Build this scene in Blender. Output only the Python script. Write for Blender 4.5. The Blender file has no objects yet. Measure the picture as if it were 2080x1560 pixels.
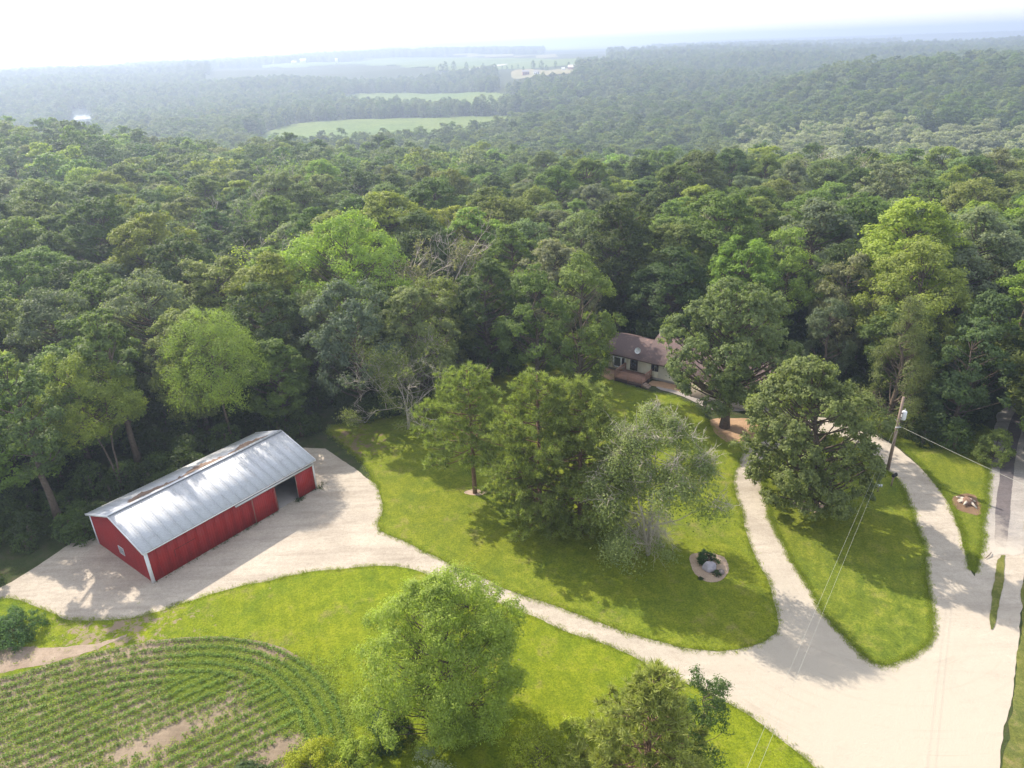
import bpy, math, random
import numpy as np
from mathutils import Matrix, Vector
R = math.radians
rng = np.random.default_rng(7)
random.seed(7)
S = bpy.context.scene
COL = S.collection

# ------------------------------------------------------------------ camera
CAMZ = 40.0
FP = 1469.0                                  # focal length in pixels of a 2080 px wide frame
PITCH = math.atan(690 / FP * math.cos(R(2.1)))
ROLL = R(2.1)
_f = np.array([0, math.cos(PITCH), -math.sin(PITCH)])
_r0 = np.array([1.0, 0, 0]); _u0 = np.cross(_r0, _f)
_rx = math.cos(ROLL) * _r0 - math.sin(ROLL) * _u0
_uy = math.sin(ROLL) * _r0 + math.cos(ROLL) * _u0
cd = bpy.data.cameras.new('camera'); cam = bpy.data.objects.new('camera', cd); COL.objects.link(cam)
cd.sensor_width = 36; cd.lens = 36 * FP / 2080; cd.clip_start = 0.5; cd.clip_end = 60000
cam.matrix_world = Matrix(((_rx[0], _uy[0], -_f[0], 0), (_rx[1], _uy[1], -_f[1], 0), (_rx[2], _uy[2], -_f[2], CAMZ), (0, 0, 0, 1)))
S.camera = cam

# ------------------------------------------------------------------ sky, sun, exposure
SUN_AZ, SUN_EL = -43.0, 39.0                 # azimuth from +Y towards +X
wd = bpy.data.worlds.new('World'); S.world = wd; wd.use_nodes = True
wn = wd.node_tree; bg = wn.nodes['Background']
sky = wn.nodes.new('ShaderNodeTexSky'); sky.sky_type = 'NISHITA'; sky.sun_disc = False
sky.sun_elevation = R(SUN_EL); sky.sun_rotation = R(SUN_AZ)
sky.altitude = 250; sky.air_density = 1.0; sky.dust_density = 2.2; sky.ozone_density = 1.0
veil = wn.nodes.new('ShaderNodeMix'); veil.data_type = 'RGBA'; veil.inputs[0].default_value = .5      # thin white summer overcast over the clear sky
veil.inputs[7].default_value = (5.9, 5.95, 6.1, 1); wn.links.new(sky.outputs[0], veil.inputs[6]); wn.links.new(veil.outputs[2], bg.inputs[0]); bg.inputs[1].default_value = 0.15
ld = bpy.data.lights.new('sun', 'SUN'); sun = bpy.data.objects.new('sun', ld); COL.objects.link(sun)
ld.energy = 4.1; ld.angle = R(0.6); ld.color = (1.0, 0.91, 0.78)
_sd = Vector((math.sin(R(SUN_AZ)) * math.cos(R(SUN_EL)), math.cos(R(SUN_AZ)) * math.cos(R(SUN_EL)), math.sin(R(SUN_EL))))
sun.rotation_euler = _sd.to_track_quat('Z', 'Y').to_euler()
sun.location = (-40, 40, 80)
S.view_settings.view_transform = 'Standard'; S.view_settings.look = 'None'
S.view_settings.gamma = 1; S.view_settings.use_curve_mapping = False
S.view_settings.exposure = 1.0
S.cycles.max_bounces = 6; S.cycles.diffuse_bounces = 3; S.cycles.glossy_bounces = 2
S.cycles.transmission_bounces = 3; S.cycles.transparent_max_bounces = 4; S.cycles.volume_bounces = 0
S.cycles.use_denoising = True
S.cycles.caustics_reflective = False; S.cycles.caustics_refractive = False
HAZE_DENSITY = 0.0005

# ------------------------------------------------------------------ terrain
TX = np.array([-200, 0, 500, 850, 1200, 1500, 1800, 2080, 2400], float)
TAB = [
 {0:0,115:0,180:-1,260:-2,400:0,480:-16,600:-31,980:-31,1120:-30,1400:-10,1900:6,2600:4,4000:0,30000:0},
 {0:0,115:0,180:-1,260:-2,400:0,480:-16,600:-31,980:-31,1120:-30,1400:-10,1900:6,2600:4,4000:0,30000:0},
 {0:0,115:0,180:-3,260:-7,330:-11,430:-29,500:-31,1050:-30,1250:-20,1500:-9,1800:4,2200:7,2700:8,3200:10,5000:0,30000:0},
 {0:0,115:0,180:-4,260:-11,310:-16,400:-29,480:-31,1150:-31,1300:-26,1450:-21,1600:-2,2500:8,3200:24,3800:10,6000:0,30000:0},
 {0:0,115:0,180:-5,260:-13,300:-18,380:-31,640:-31,800:-28,950:-16,1050:-6,1250:-4,1500:0,2500:6,3500:8,5000:0,30000:0},
 {0:0,115:0,180:-3,250:-9,300:-18,380:-32,640:-32,800:-24,950:-20,1100:-16,1350:-4,1600:2,2500:0,4000:0,30000:0},
 {0:0,115:0,180:-2,240:-8,290:-17,360:-33,450:-33,640:-14,760:-3,860:-6,1020:-26,1200:-16,1500:-5,1800:-6,2500:-4,30000:0},
 {0:0,115:0,180:-2,240:-8,290:-17,360:-33,450:-33,700:-7,880:2,1000:-2,1300:-6,1700:-6,2500:-4,30000:0},
 {0:0,115:0,180:-2,240:-8,290:-17,360:-33,450:-33,700:-7,880:3,1000:-1,1300:-6,1700:-6,2500:-4,30000:0},
]
_K = [(np.array(sorted(t)), np.array([t[k] for k in sorted(t)], float)) for t in TAB]
def hgt(x, y):
    x = np.asarray(x, float); y = np.asarray(y, float)
    D = np.hypot(x, y); az = np.clip(np.arctan2(x, y), R(-60), R(60))
    X = np.clip(1040 + 1621 * np.tan(az), TX[0], TX[-1] - 1e-3)
    i = np.clip(np.searchsorted(TX, X, 'right') - 1, 0, len(TX) - 2)
    t = (X - TX[i]) / (TX[i + 1] - TX[i]); t = t * t * (3 - 2 * t)
    zz = np.array([np.interp(D, k, v) for k, v in _K])
    z = np.take_along_axis(zz, i[None], 0)[0] * (1 - t) + np.take_along_axis(zz, i[None] + 1, 0)[0] * t
    w = np.clip((D - 130) / 300, 0, 1) * np.clip((z + 29) / 8, 0, 1) * np.clip(3 - D / 1500, 0, 1)
    return z + w * 2.2 * (np.sin(x / 61 + y / 97) + np.sin(y / 43 - x / 120))
def ray(px, py): return _f + _rx * (px - 1040) / FP + _uy * (780 - py) / FP
def G(px, py, z=0.0):                        # photo pixel -> the point of the level ground it shows
    d = ray(px, py); t = (CAMZ - z) / -d[2]
    return np.array([d[0] * t, d[1] * t])
def GT(px, py, up=0.0):                      # photo pixel -> the point of the terrain (+up) it shows
    d = ray(px, py); t = np.geomspace(30, 9000, 4000)
    zz = CAMZ + d[2] * t; hit = np.nonzero(zz < hgt(d[0] * t, d[1] * t) + up)[0]
    k = hit[0] if len(hit) else -1
    return np.array([d[0] * t[k], d[1] * t[k]])
def project(x, y, z):
    v = np.stack([np.asarray(x, float), np.asarray(y, float), np.asarray(z, float) - CAMZ], -1)
    d = v @ _f; d = np.where(d < .1, .1, d)
    return 1040 + FP * (v @ _rx) / d, 780 - FP * (v @ _uy) / d

# ------------------------------------------------------------------ helpers
def tag(o, label=None, cat=None, group=None, kind=None):
    if label: o['label'] = label
    if cat: o['category'] = cat
    if group: o['group'] = group
    if kind: o['kind'] = kind
    return o
def empty(name, loc=(0, 0, 0), rz=0.0):
    o = bpy.data.objects.new(name, None); COL.objects.link(o)
    o.location = loc; o.rotation_euler = (0, 0, rz); o.empty_display_size = .3
    return o
def link(name, me, parent=None, loc=(0, 0, 0), rot=(0, 0, 0), coll=None):
    o = bpy.data.objects.new(name, me); (coll or COL).objects.link(o)
    o.location = loc; o.rotation_euler = rot
    if parent: o.parent = parent
    return o
def mesh_np(name, V, F, mat=None, mats=None, fmat=None, smooth=False):
    """V (n,3); F list of index arrays, each (m,k)."""
    me = bpy.data.meshes.new(name)
    F = [np.asarray(f, np.int32) for f in F if len(f)]
    nl = sum(f.size for f in F); nf = sum(len(f) for f in F)
    me.vertices.add(len(V)); me.vertices.foreach_set('co', np.asarray(V, np.float32).ravel())
    me.loops.add(nl); me.polygons.add(nf)
    me.loops.foreach_set('vertex_index', np.concatenate([f.ravel() for f in F]))
    st = []; c = 0
    for f in F:
        st.append(c + np.arange(len(f)) * f.shape[1]); c += f.size
    me.polygons.foreach_set('loop_start', np.concatenate(st).astype(np.int32))
    for m in (mats or [mat]):
        if m: me.materials.append(m)
    if fmat is not None: me.polygons.foreach_set('material_index', np.asarray(fmat, np.int32))
    me.update(calc_edges=True)
    if smooth: me.polygons.foreach_set('use_smooth', np.ones(nf, bool))
    me.validate()
    return me
class MB:
    """collects boxes, tubes and faces into one mesh"""
    def __init__(s): s.V = []; s.F = {}; s.n = 0
    def add(s, V, F):
        V = np.asarray(V, float); F = np.asarray(F, int)
        s.V.append(V); s.F.setdefault(F.shape[1], []).append(F + s.n); s.n += len(V)
        return s
    def box(s, x0, x1, y0, y1, z0, z1, M=None):
        V = np.array([[x, y, z] for z in (z0, z1) for y in (y0, y1) for x in (x0, x1)], float)
        if M is not None: V = V @ M[0].T + M[1]
        return s.add(V, [[0, 2, 3, 1], [4, 5, 7, 6], [0, 1, 5, 4], [2, 6, 7, 3], [0, 4, 6, 2], [1, 3, 7, 5]])
    def bar(s, a, b, w, h=None, up=(0, 0, 1)):
        a = np.array(a, float); b = np.array(b, float); h = h or w
        d = b - a; L = np.linalg.norm(d); d /= L
        u = np.cross(np.array(up, float), d); n = np.linalg.norm(u)
        u = u / n if n > 1e-4 else np.array([1.0, 0, 0]); v = np.cross(d, u)
        Mx = np.stack([u, v, d], 1)
        return s.box(-w / 2, w / 2, -h / 2, h / 2, 0, L, (Mx, a))
    def tube(s, P, r, n=6, cap=True):
        V, F = tube(P, r, n); s.add(V, F)
        if cap and n >= 3:
            s.F.setdefault(n, []).append(np.array([list(range(s.n - n, s.n)), list(range(s.n - len(V) + n - 1, s.n - len(V) - 1, -1))]))
        return s
    def mesh(s, name, mat, smooth=False):
        return mesh_np(name, np.concatenate(s.V), [np.concatenate(v) for v in s.F.values()], mat, smooth=smooth)
    def build(s, name, mat, parent=None, smooth=False, loc=(0, 0, 0)):
        return link(name, s.mesh(name, mat, smooth), parent, loc)
def tube(P, r, n=6):
    P = np.asarray(P, float); m = len(P); r = np.broadcast_to(np.asarray(r, float), (m,))
    T = np.gradient(P, axis=0); T /= np.linalg.norm(T, axis=1)[:, None] + 1e-9
    ref = np.where(np.abs(T[:, 2:3]) > .9, [[1.0, 0, 0]], [[0, 0, 1.0]])
    U = np.cross(T, ref); U /= np.linalg.norm(U, axis=1)[:, None] + 1e-9
    W = np.cross(T, U); a = np.arange(n) * 2 * np.pi / n
    V = P[:, None] + r[:, None, None] * (np.cos(a)[None, :, None] * U[:, None] + np.sin(a)[None, :, None] * W[:, None])
    i = np.arange(m - 1)[:, None] * n; j = np.arange(n)[None]; k = (j + 1) % n
    F = np.stack([i + j, i + k, i + n + k, i + n + j], -1).reshape(-1, 4)
    return V.reshape(-1, 3), F

# ------------------------------------------------------------------ materials
def nodes(name):
    m = bpy.data.materials.new(name); m.use_nodes = True
    nt = m.node_tree; return m, nt, nt.nodes['Principled BSDF'], nt.nodes['Material Output']
def N(nt, t, **kw):
    n = nt.nodes.new(t)
    for k, v in kw.items():
        if k.startswith('i_'): n.inputs[k[2:].replace('_', ' ')].default_value = v
        elif k.startswith('n'): n.inputs[int(k[1:])].default_value = v
        else: setattr(n, k, v)
    return n
def noise(nt, vec, scale, detail=4, rough=.6, dist=0.0):
    n = N(nt, 'ShaderNodeTexNoise'); n.inputs['Scale'].default_value = scale; n.inputs['Detail'].default_value = detail
    n.inputs['Roughness'].default_value = rough; n.inputs['Distortion'].default_value = dist
    nt.links.new(vec, n.inputs['Vector']); return n.outputs['Fac']
def ramp(nt, fac, stops):
    r = N(nt, 'ShaderNodeValToRGB'); e = r.color_ramp.elements
    while len(e) > 1: e.remove(e[0])
    e[0].position = stops[0][0]; e[0].color = (*stops[0][1], 1)
    for p, c in stops[1:]:
        q = e.new(p); q.color = (*c, 1)
    nt.links.new(fac, r.inputs[0]); return r.outputs[0]
def fmap(nt, fac, a, b, lo=0.0, hi=1.0):
    n = N(nt, 'ShaderNodeMapRange'); n.inputs[1].default_value = a; n.inputs[2].default_value = b
    n.inputs[3].default_value = lo; n.inputs[4].default_value = hi; nt.links.new(fac, n.inputs[0]); return n.outputs[0]
def mixc(nt, fac, a, b, mode='MIX'):
    n = N(nt, 'ShaderNodeMix', data_type='RGBA', blend_type=mode)
    for v, i in ((fac, 0), (a, 6), (b, 7)):
        if isinstance(v, (int, float)): n.inputs[i].default_value = v
        elif isinstance(v, tuple): n.inputs[i].default_value = (*v, 1)
        else: nt.links.new(v, n.inputs[i])
    return n.outputs[2]
def math_(nt, op, a, b):
    n = N(nt, 'ShaderNodeMath', operation=op)
    for v, i in ((a, 0), (b, 1)):
        if isinstance(v, (int, float)): n.inputs[i].default_value = v
        else: nt.links.new(v, n.inputs[i])
    return n.outputs[0]
def pos(nt): return N(nt, 'ShaderNodeNewGeometry').outputs['Position']
def objc(nt): return N(nt, 'ShaderNodeTexCoord').outputs['Object']
def stretch(nt, vec, sx, sy, sz, rz=0.0):
    n = N(nt, 'ShaderNodeMapping'); n.inputs['Scale'].default_value = (sx, sy, sz); n.inputs['Rotation'].default_value = (0, 0, rz)
    nt.links.new(vec, n.inputs[0]); return n.outputs[0]
def bump(nt, b, h, strength=.5, dist=.05):
    n = N(nt, 'ShaderNodeBump'); n.inputs['Strength'].default_value = strength; n.inputs['Distance'].default_value = dist
    nt.links.new(h, n.inputs['Height']); nt.links.new(n.outputs[0], b.inputs['Normal'])
def plain(name, col, rough=.7, var=.12, scale=3.0, metal=0.0, spec=.3, bmp=0.0):
    m, nt, b, o = nodes(name); v = objc(nt)
    n = noise(nt, v, scale, 5)
    c = mixc(nt, fmap(nt, n, .3, .7), tuple(max(0, x * (1 - var)) for x in col), tuple(min(1, x * (1 + var)) for x in col))
    nt.links.new(c, b.inputs['Base Color']); b.inputs['Roughness'].default_value = rough
    b.inputs['Metallic'].default_value = metal; b.inputs['Specular IOR Level'].default_value = spec
    if bmp: bump(nt, b, noise(nt, v, scale * 8, 3), bmp, .02)
    return m
def leaf_mat(name, base=None, transl=.45, tip=None, rough=.6, spec=.2):
    """foliage: tint from the tree's own 'tint' property (or a fixed base), natural hue drift leaf to leaf"""
    m, nt, b, o = nodes(name)
    if base is None:
        a = N(nt, 'ShaderNodeAttribute', attribute_type='INSTANCER', attribute_name='tint'); c = a.outputs['Color']
    else:
        rgb = N(nt, 'ShaderNodeRGB'); rgb.outputs[0].default_value = (*base, 1); c = rgb.outputs[0]
    v = objc(nt)
    n1 = noise(nt, v, 1.1, 3, .7); n2 = noise(nt, v, 9.0, 2, .6)
    c = mixc(nt, 1.0, c, ramp(nt, n1, [(.3, (.72, .78, .85)), (.5, (1, 1, 1)), (.72, (1.26, 1.26, .95))]), 'MULTIPLY')
    c = mixc(nt, 1.0, c, ramp(nt, n2, [(.3, (.7, .72, .7)), (.7, (1.32, 1.28, 1.2))]), 'MULTIPLY')
    if tip: c = mixc(nt, fmap(nt, noise(nt, v, 3.1, 2), .58, .7, 0, .7), c, tip)
    nt.links.new(c, b.inputs['Base Color']); b.inputs['Roughness'].default_value = rough; b.inputs['Specular IOR Level'].default_value = spec
    t = N(nt, 'ShaderNodeBsdfTranslucent'); nt.links.new(mixc(nt, 1.0, c, (1.25, 1.35, .55), 'MULTIPLY'), t.inputs[0])
    mx = N(nt, 'ShaderNodeMixShader'); mx.inputs[0].default_value = transl
    nt.links.new(b.outputs[0], mx.inputs[1]); nt.links.new(t.outputs[0], mx.inputs[2]); nt.links.new(mx.outputs[0], o.inputs[0])
    return m
M = {}
M['leaf'] = leaf_mat('foliage')
M['needle'] = leaf_mat('needles', transl=.3, rough=.5)
M['bark'] = plain('bark', (.13, .1, .075), .9, .35, 4, spec=.1, bmp=.5)
M['pinebark'] = plain('pine_bark', (.2, .125, .09), .9, .35, 4, spec=.1, bmp=.5)
M['twig'] = plain('dead_twigs', (.48, .42, .35), .85, .25, 1.5, spec=.1)

def ground_mat():
    m, nt, b, o = nodes('woodland_floor'); v = pos(nt)
    n = noise(nt, v, .9, 6, .7); n2 = noise(nt, v, 6, 4, .7)
    c = ramp(nt, n, [(.3, (.03, .045, .015)), (.5, (.05, .07, .022)), (.62, (.075, .07, .04)), (.75, (.05, .085, .02))])
    c = mixc(nt, fmap(nt, n2, .45, .75, 0, .5), c, (.1, .085, .05))
    nt.links.new(c, b.inputs['Base Color']); b.inputs['Roughness'].default_value = 1; b.inputs['Specular IOR Level'].default_value = .05
    bump(nt, b, n2, .8, .15); return m
def soil_patches(m, cx, cy, rad, soil=(.27, .2, .15)):
    """worn bare patches scattered round one place of a grass sheet"""
    nt = m.node_tree; b = nt.nodes['Principled BSDF']; old = b.inputs['Base Color'].links[0].from_socket; v = pos(nt)
    d = N(nt, 'ShaderNodeVectorMath', operation='DISTANCE'); nt.links.new(stretch(nt, v, 1, 1, 0), d.inputs[0]); d.inputs[1].default_value = (cx, cy, 0)
    near = fmap(nt, d.outputs['Value'], rad, rad * .3, 0, .16)
    th = math_(nt, 'ADD', noise(nt, stretch(nt, v, 1, 1, 1), 1.1, 7, .75, .5), near)
    nt.links.new(mixc(nt, fmap(nt, th, .66, .7, 0, .9), old, soil), b.inputs['Base Color'])
def grass_mat(name, a, b_, c_, dry=(.23, .19, .09), dryamt=.5, sc=1.0, mow=None):
    m, nt, b, o = nodes(name); v = pos(nt)
    big = noise(nt, v, .09 * sc, 4, .6); mid = noise(nt, v, .7 * sc, 5, .7, .6); fine = noise(nt, v, 7 * sc, 4, .75); vf = noise(nt, stretch(nt, v, 1, .6, 1), 24, 2, .8)
    c = ramp(nt, mid, [(.36, a), (.5, b_), (.64, c_)])
    c = mixc(nt, fmap(nt, big, .35, .65, 0, .6), c, tuple(x * y for x, y in zip(b_, (1.25, 1.04, .9))))
    if sc >= 1: c = mixc(nt, fmap(nt, noise(nt, v, .28, 6, .7, .8), .5, .68, 0, .55), c, tuple(x * y for x, y in zip(a, (.85, .92, 1.1))))
    if mow is not None:
        w = N(nt, 'ShaderNodeTexWave', wave_type='BANDS'); w.inputs['Scale'].default_value = .33; w.inputs['Distortion'].default_value = 1.6
        w.inputs['Detail'].default_value = 2; w.inputs['Detail Scale'].default_value = .3
        nt.links.new(stretch(nt, v, 1, 1, 1, mow), w.inputs[0])
        c = mixc(nt, fmap(nt, w.outputs['Fac'], .2, .8, 0, .22), c, tuple(x * .72 for x in b_))
    c = mixc(nt, math_(nt, 'MULTIPLY', fmap(nt, noise(nt, v, .35 * sc, 6, .75), .56, .68), dryamt), c, dry)
    c = mixc(nt, 1.0, c, ramp(nt, fine, [(.3, (.55, .6, .55)), (.5, (1, 1, 1)), (.7, (1.38, 1.32, 1.25))]), 'MULTIPLY')
    c = mixc(nt, 1.0, c, ramp(nt, vf, [(.3, (.8, .82, .8)), (.7, (1.2, 1.17, 1.1))]), 'MULTIPLY')
    nt.links.new(c, b.inputs['Base Color']); b.inputs['Roughness'].default_value = .9; b.inputs['Specular IOR Level'].default_value = .04
    bump(nt, b, math_(nt, 'ADD', fine, vf), .7, .06); return m
def gravel_mat(name, a, b_, tracks=True):
    m, nt, b, o = nodes(name); v = pos(nt)
    n = noise(nt, v, .25, 6, .65, .4); f = noise(nt, v, 12, 4, .8); f2 = noise(nt, v, 3.2, 5, .75)
    c = ramp(nt, n, [(.35, a), (.62, b_)])
    c = mixc(nt, 1.0, c, ramp(nt, f, [(.28, (.7, .7, .7)), (.5, (1, 1, 1)), (.72, (1.14, 1.13, 1.12))]), 'MULTIPLY')
    c = mixc(nt, 1.0, c, ramp(nt, f2, [(.3, (.86, .85, .84)), (.6, (1.04, 1.04, 1.04))]), 'MULTIPLY')
    c = mixc(nt, fmap(nt, noise(nt, v, 1.3, 5, .8, 1.0), .64, .74, 0, .4), c, (.2, .19, .15))
    c = mixc(nt, 1.0, c, ramp(nt, noise(nt, stretch(nt, v, .12, .9, 1, R(22)), 1.0, 5, .7, .3), [(.36, (.86, .85, .84)), (.5, (1, 1, 1)), (.66, (1.1, 1.1, 1.08))]), 'MULTIPLY')
    c = mixc(nt, fmap(nt, noise(nt, v, 30, 2, .7), .68, .75, 0, .5), c, (.24, .2, .17))
    nt.links.new(c, b.inputs['Base Color']); b.inputs['Roughness'].default_value = .95; b.inputs['Specular IOR Level'].default_value = .1
    bump(nt, b, math_(nt, 'ADD', f, f2), .6, .04); return m
def blend_at(m, cx, cy, rad, other, soft=.5):
    """the base colour blends to another colour round one place, along a ragged line"""
    nt = m.node_tree; b = nt.nodes['Principled BSDF']; old = b.inputs['Base Color'].links[0].from_socket; v = pos(nt)
    d = N(nt, 'ShaderNodeVectorMath', operation='DISTANCE'); nt.links.new(stretch(nt, v, 1, 1, 0), d.inputs[0]); d.inputs[1].default_value = (cx, cy, 0)
    w = math_(nt, 'ADD', d.outputs['Value'], fmap(nt, noise(nt, v, .5, 5, .7), .3, .7, -rad * .3, rad * .3))
    nt.links.new(mixc(nt, fmap(nt, w, rad, rad * (1 - soft)), old, other), b.inputs['Base Color'])
M['ground'] = ground_mat()
M['lawn'] = grass_mat('lawn_grass', (.1, .14, .018), (.15, .192, .02), (.205, .232, .03), mow=R(-37))
soil_patches(M['lawn'], *G(700, 905), 8.0, (.2, .14, .1))
M['lawn_b'] = grass_mat('island_grass', (.085, .122, .018), (.13, .168, .021), (.2, .222, .034), mow=R(20), dryamt=.3)
M['rough'] = grass_mat('rough_grass', (.08, .1, .03), (.13, .15, .04), (.2, .19, .08), dryamt=.9, sc=1.6)
M['valleyfield'] = grass_mat('valley_crop', (.1, .15, .045), (.125, .18, .05), (.15, .2, .06), sc=.05, dryamt=.1)
M['drygrass'] = grass_mat('pale_field', (.2, .19, .11), (.23, .22, .13), (.26, .25, .15), sc=.05, dryamt=.2)
M['gravel'] = gravel_mat('limestone_gravel', (.38, .33, .27), (.45, .395, .325))
M['roadgravel'] = gravel_mat('road_gravel', (.6, .52, .43), (.72, .63, .53))
M['shaded_gravel'] = gravel_mat('shaded_road_gravel', (.27, .25, .235), (.35, .32, .29))  # road gravel with the woods' shade put into its colour
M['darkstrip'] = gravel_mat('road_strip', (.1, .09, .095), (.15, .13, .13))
M['mulch'] = gravel_mat('wood_chips', (.34, .22, .13), (.43, .285, .18))
M['mulchb'] = gravel_mat('pinkish_chips', (.36, .27, .2), (.46, .35, .26))
M['soil'] = gravel_mat('bare_soil', (.25, .19, .14), (.33, .26, .2))
M['concrete'] = plain('concrete', (.3, .27, .25), .85, .12, 1.2, spec=.2)
M['dirt'] = gravel_mat('dirt_patch', (.16, .1, .06), (.24, .16, .1))

# ------------------------------------------------------------------ ground sheets
def polar_ground():
    rad = np.concatenate([[0.5], np.linspace(20, 115, 8), np.geomspace(125, 12500, 110)])
    na = 360; az = np.linspace(0, 2 * np.pi, na, endpoint=False)
    Rr, A = np.meshgrid(rad, az, indexing='ij'); x = Rr * np.sin(A); y = Rr * np.cos(A)
    V = np.stack([x.ravel(), y.ravel(), hgt(x.ravel(), y.ravel())], 1)
    i = np.arange(len(rad) - 1)[:, None] * na; j = np.arange(na)[None]; k = (j + 1) % na
    F = np.stack([i + j, i + na + j, i + na + k, i + k], -1).reshape(-1, 4)
    F = F[:, ::-1]
    return mesh_np('ground', V, [F, np.arange(na)[None]], M['ground'], smooth=True)
tag(link('ground', polar_ground()), 'dark woodland floor and rolling hills running to the horizon', kind='structure')

def inpoly(P, x, y):
    x = np.asarray(x, float); y = np.asarray(y, float); c = np.zeros(x.shape, bool); n = len(P)
    for i in range(n):
        x1, y1 = P[i]; x2, y2 = P[(i + 1) % n]
        if y1 == y2: continue
        c ^= ((y1 > y) != (y2 > y)) & (x < (x2 - x1) * (y - y1) / (y2 - y1) + x1)
    return c
def smooth_poly(P, it=2, step=.35, jag=.1, seed=1):
    P = np.array(P, float)
    for _ in range(it):
        Q = np.roll(P, -1, 0); P = np.stack([.75 * P + .25 * Q, .25 * P + .75 * Q], 1).reshape(-1, 2)
    out = []; r = np.random.default_rng(seed)
    for i in range(len(P)):
        a, b = P[i], P[(i + 1) % len(P)]; L = np.linalg.norm(b - a); n = max(1, int(L / step))
        for k in range(n): out.append(a + (b - a) * k / n)
    out = np.array(out)
    if jag:
        a = r.normal(0, 1, out.shape); b = r.normal(0, 1, out.shape); c = r.normal(0, 1, out.shape)
        for k in range(3): b = (b + np.roll(b, 1, 0) + np.roll(b, -1, 0)) / 1.9
        for k in range(14): c = (c + np.roll(c, 1, 0) + np.roll(c, -1, 0)) / 2.35
        out += jag * (.22 * a + .5 * b / (b.std() + 1e-6) + .8 * c / (c.std() + 1e-6))
    return out
def sheet(name, P, z, mat, label, kind='structure', terrain=False, **kw):
    P = smooth_poly(P, **kw) if kw.get('it', 1) else np.array(P)
    import bmesh
    bm = bmesh.new()
    vs = [bm.verts.new((p[0], p[1], z + (float(hgt(*p)) if terrain else 0))) for p in P]
    f = bm.faces.new(vs); bmesh.ops.triangulate(bm, faces=[f])
    bmesh.ops.recalc_face_normals(bm, faces=bm.faces)
    for f in bm.faces:
        if f.normal.z < 0: f.normal_flip()
    me = bpy.data.meshes.new(name); bm.to_mesh(me); bm.free(); me.materials.append(mat)
    o = link(name, me); tag(o, label, kind=kind); return o, P
def GP(*pts): return [G(*p) for p in pts]

# barn frame of reference
BA = G(312, 1184); BB = G(645, 990); BL = 17.3; BW = 9.4
BU = (BB - BA) / np.linalg.norm(BB - BA); BNV = np.array([-BU[1], BU[0]])          # along the front, and back from it
BROT = math.atan2(BU[1], BU[0])
def BP(w, t): return BA + BU * w + BNV * t

def tyre_arcs(m, cx, cy, r0, r1):
    """worn wheel arcs swept round one turning point"""
    nt = m.node_tree; b = nt.nodes['Principled BSDF']; old = b.inputs['Base Color'].links[0].from_socket; v = pos(nt)
    d = N(nt, 'ShaderNodeVectorMath', operation='DISTANCE'); nt.links.new(stretch(nt, v, 1, 1, 0), d.inputs[0]); d.inputs[1].default_value = (cx, cy, 0)
    cb = N(nt, 'ShaderNodeCombineXYZ'); nt.links.new(math_(nt, 'MULTIPLY', d.outputs['Value'], 1.5), cb.inputs[0])
    ad = N(nt, 'ShaderNodeVectorMath', operation='ADD'); nt.links.new(cb.outputs[0], ad.inputs[0]); nt.links.new(stretch(nt, v, .07, .07, 0), ad.inputs[1])
    st = ramp(nt, noise(nt, ad.outputs[0], 1.0, 4, .75), [(.3, (.86, .84, .82)), (.46, (1, 1, 1))])
    w = math_(nt, 'MULTIPLY', fmap(nt, d.outputs['Value'], r0, r0 + 2), fmap(nt, d.outputs['Value'], r1, r1 - 6))
    w = math_(nt, 'MULTIPLY', w, fmap(nt, noise(nt, v, .22, 4, .7), .45, .62))
    nt.links.new(mixc(nt, w, old, mixc(nt, 1.0, old, st, 'MULTIPLY')), b.inputs['Base Color'])
blend_at(M['gravel'], *G(1830, 1480), 22, (.415, .365, .295), .8)
blend_at(M['shaded_gravel'], *G(2035, 1150), 7, (.44, .39, .33), .8); blend_at(M['darkstrip'], *G(2035, 1160), 8, (.44, .39, .33), .7)  # painted road shade fades out to gravel colour at the lower end
tyre_arcs(M['gravel'], *G(1740, 1180), 3.5, 24)
gravel_px = GP((-60, 1215), (10, 1190), (60, 1160), (120, 1120), (175, 1085)) + [BP(-2.2, BW + 1.2), BP(6, BW + 1.3), BP(14, BW + 1.2), BP(BL + 1.0, BW + 1.8)] + \
    GP((650, 905), (700, 935), (760, 985), (800, 1000), (1000, 1100), (1300, 1200), (1450, 1150), (1440, 1000), (1430, 880), (1500, 850), (1650, 845), (1745, 866), (1790, 888), (1838, 922), (1880, 960), (1915, 1005), (1944, 1062), (1963, 1120), (1978, 1178), (1984, 1150),
       (1990, 1100), (2000, 1030), (2086, 1030), (2085, 1200), (2070, 1330), (2050, 1440), (2030, 1540), (2020, 1640), (2030, 1900), (1850, 2000), (1500, 1700), (1300, 1500), (1000, 1350), (800, 1300), (500, 1320), (200, 1330), (60, 1300), (-30, 1260))
sheet('gravel_driveway', gravel_px, .02, M['gravel'], 'pale limestone gravel yard and drives joining at the road', it=1, step=.5, jag=.1)
lawn_px = GP((700, 908), (745, 950), (772, 1000), (779, 1040), (763, 1070), (800, 1092), (900, 1140), (1000, 1183), (1100, 1224), (1200, 1260), (1300, 1293), (1400, 1320), (1480, 1328), (1540, 1312), (1571, 1290), (1583, 1258), (1572, 1222), (1556, 1180), (1535, 1130), (1510, 1070), (1495, 1010), (1490, 970), (1500, 935), (1512, 912), (1480, 900), (1455, 880), (1440, 855), (1410, 825), (1370, 806), (1310, 795), (1255, 775), (1222, 752), (1215, 735), (1235, 700), (1180, 690), (1120, 715), (1000, 770), (900, 815), (830, 845), (740, 855), (650, 868))
_, LAWN1 = sheet('lawn', lawn_px, .05, M['lawn'], 'wide mown lawn between barn yard and house', it=1, step=.35, jag=.1)
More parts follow.
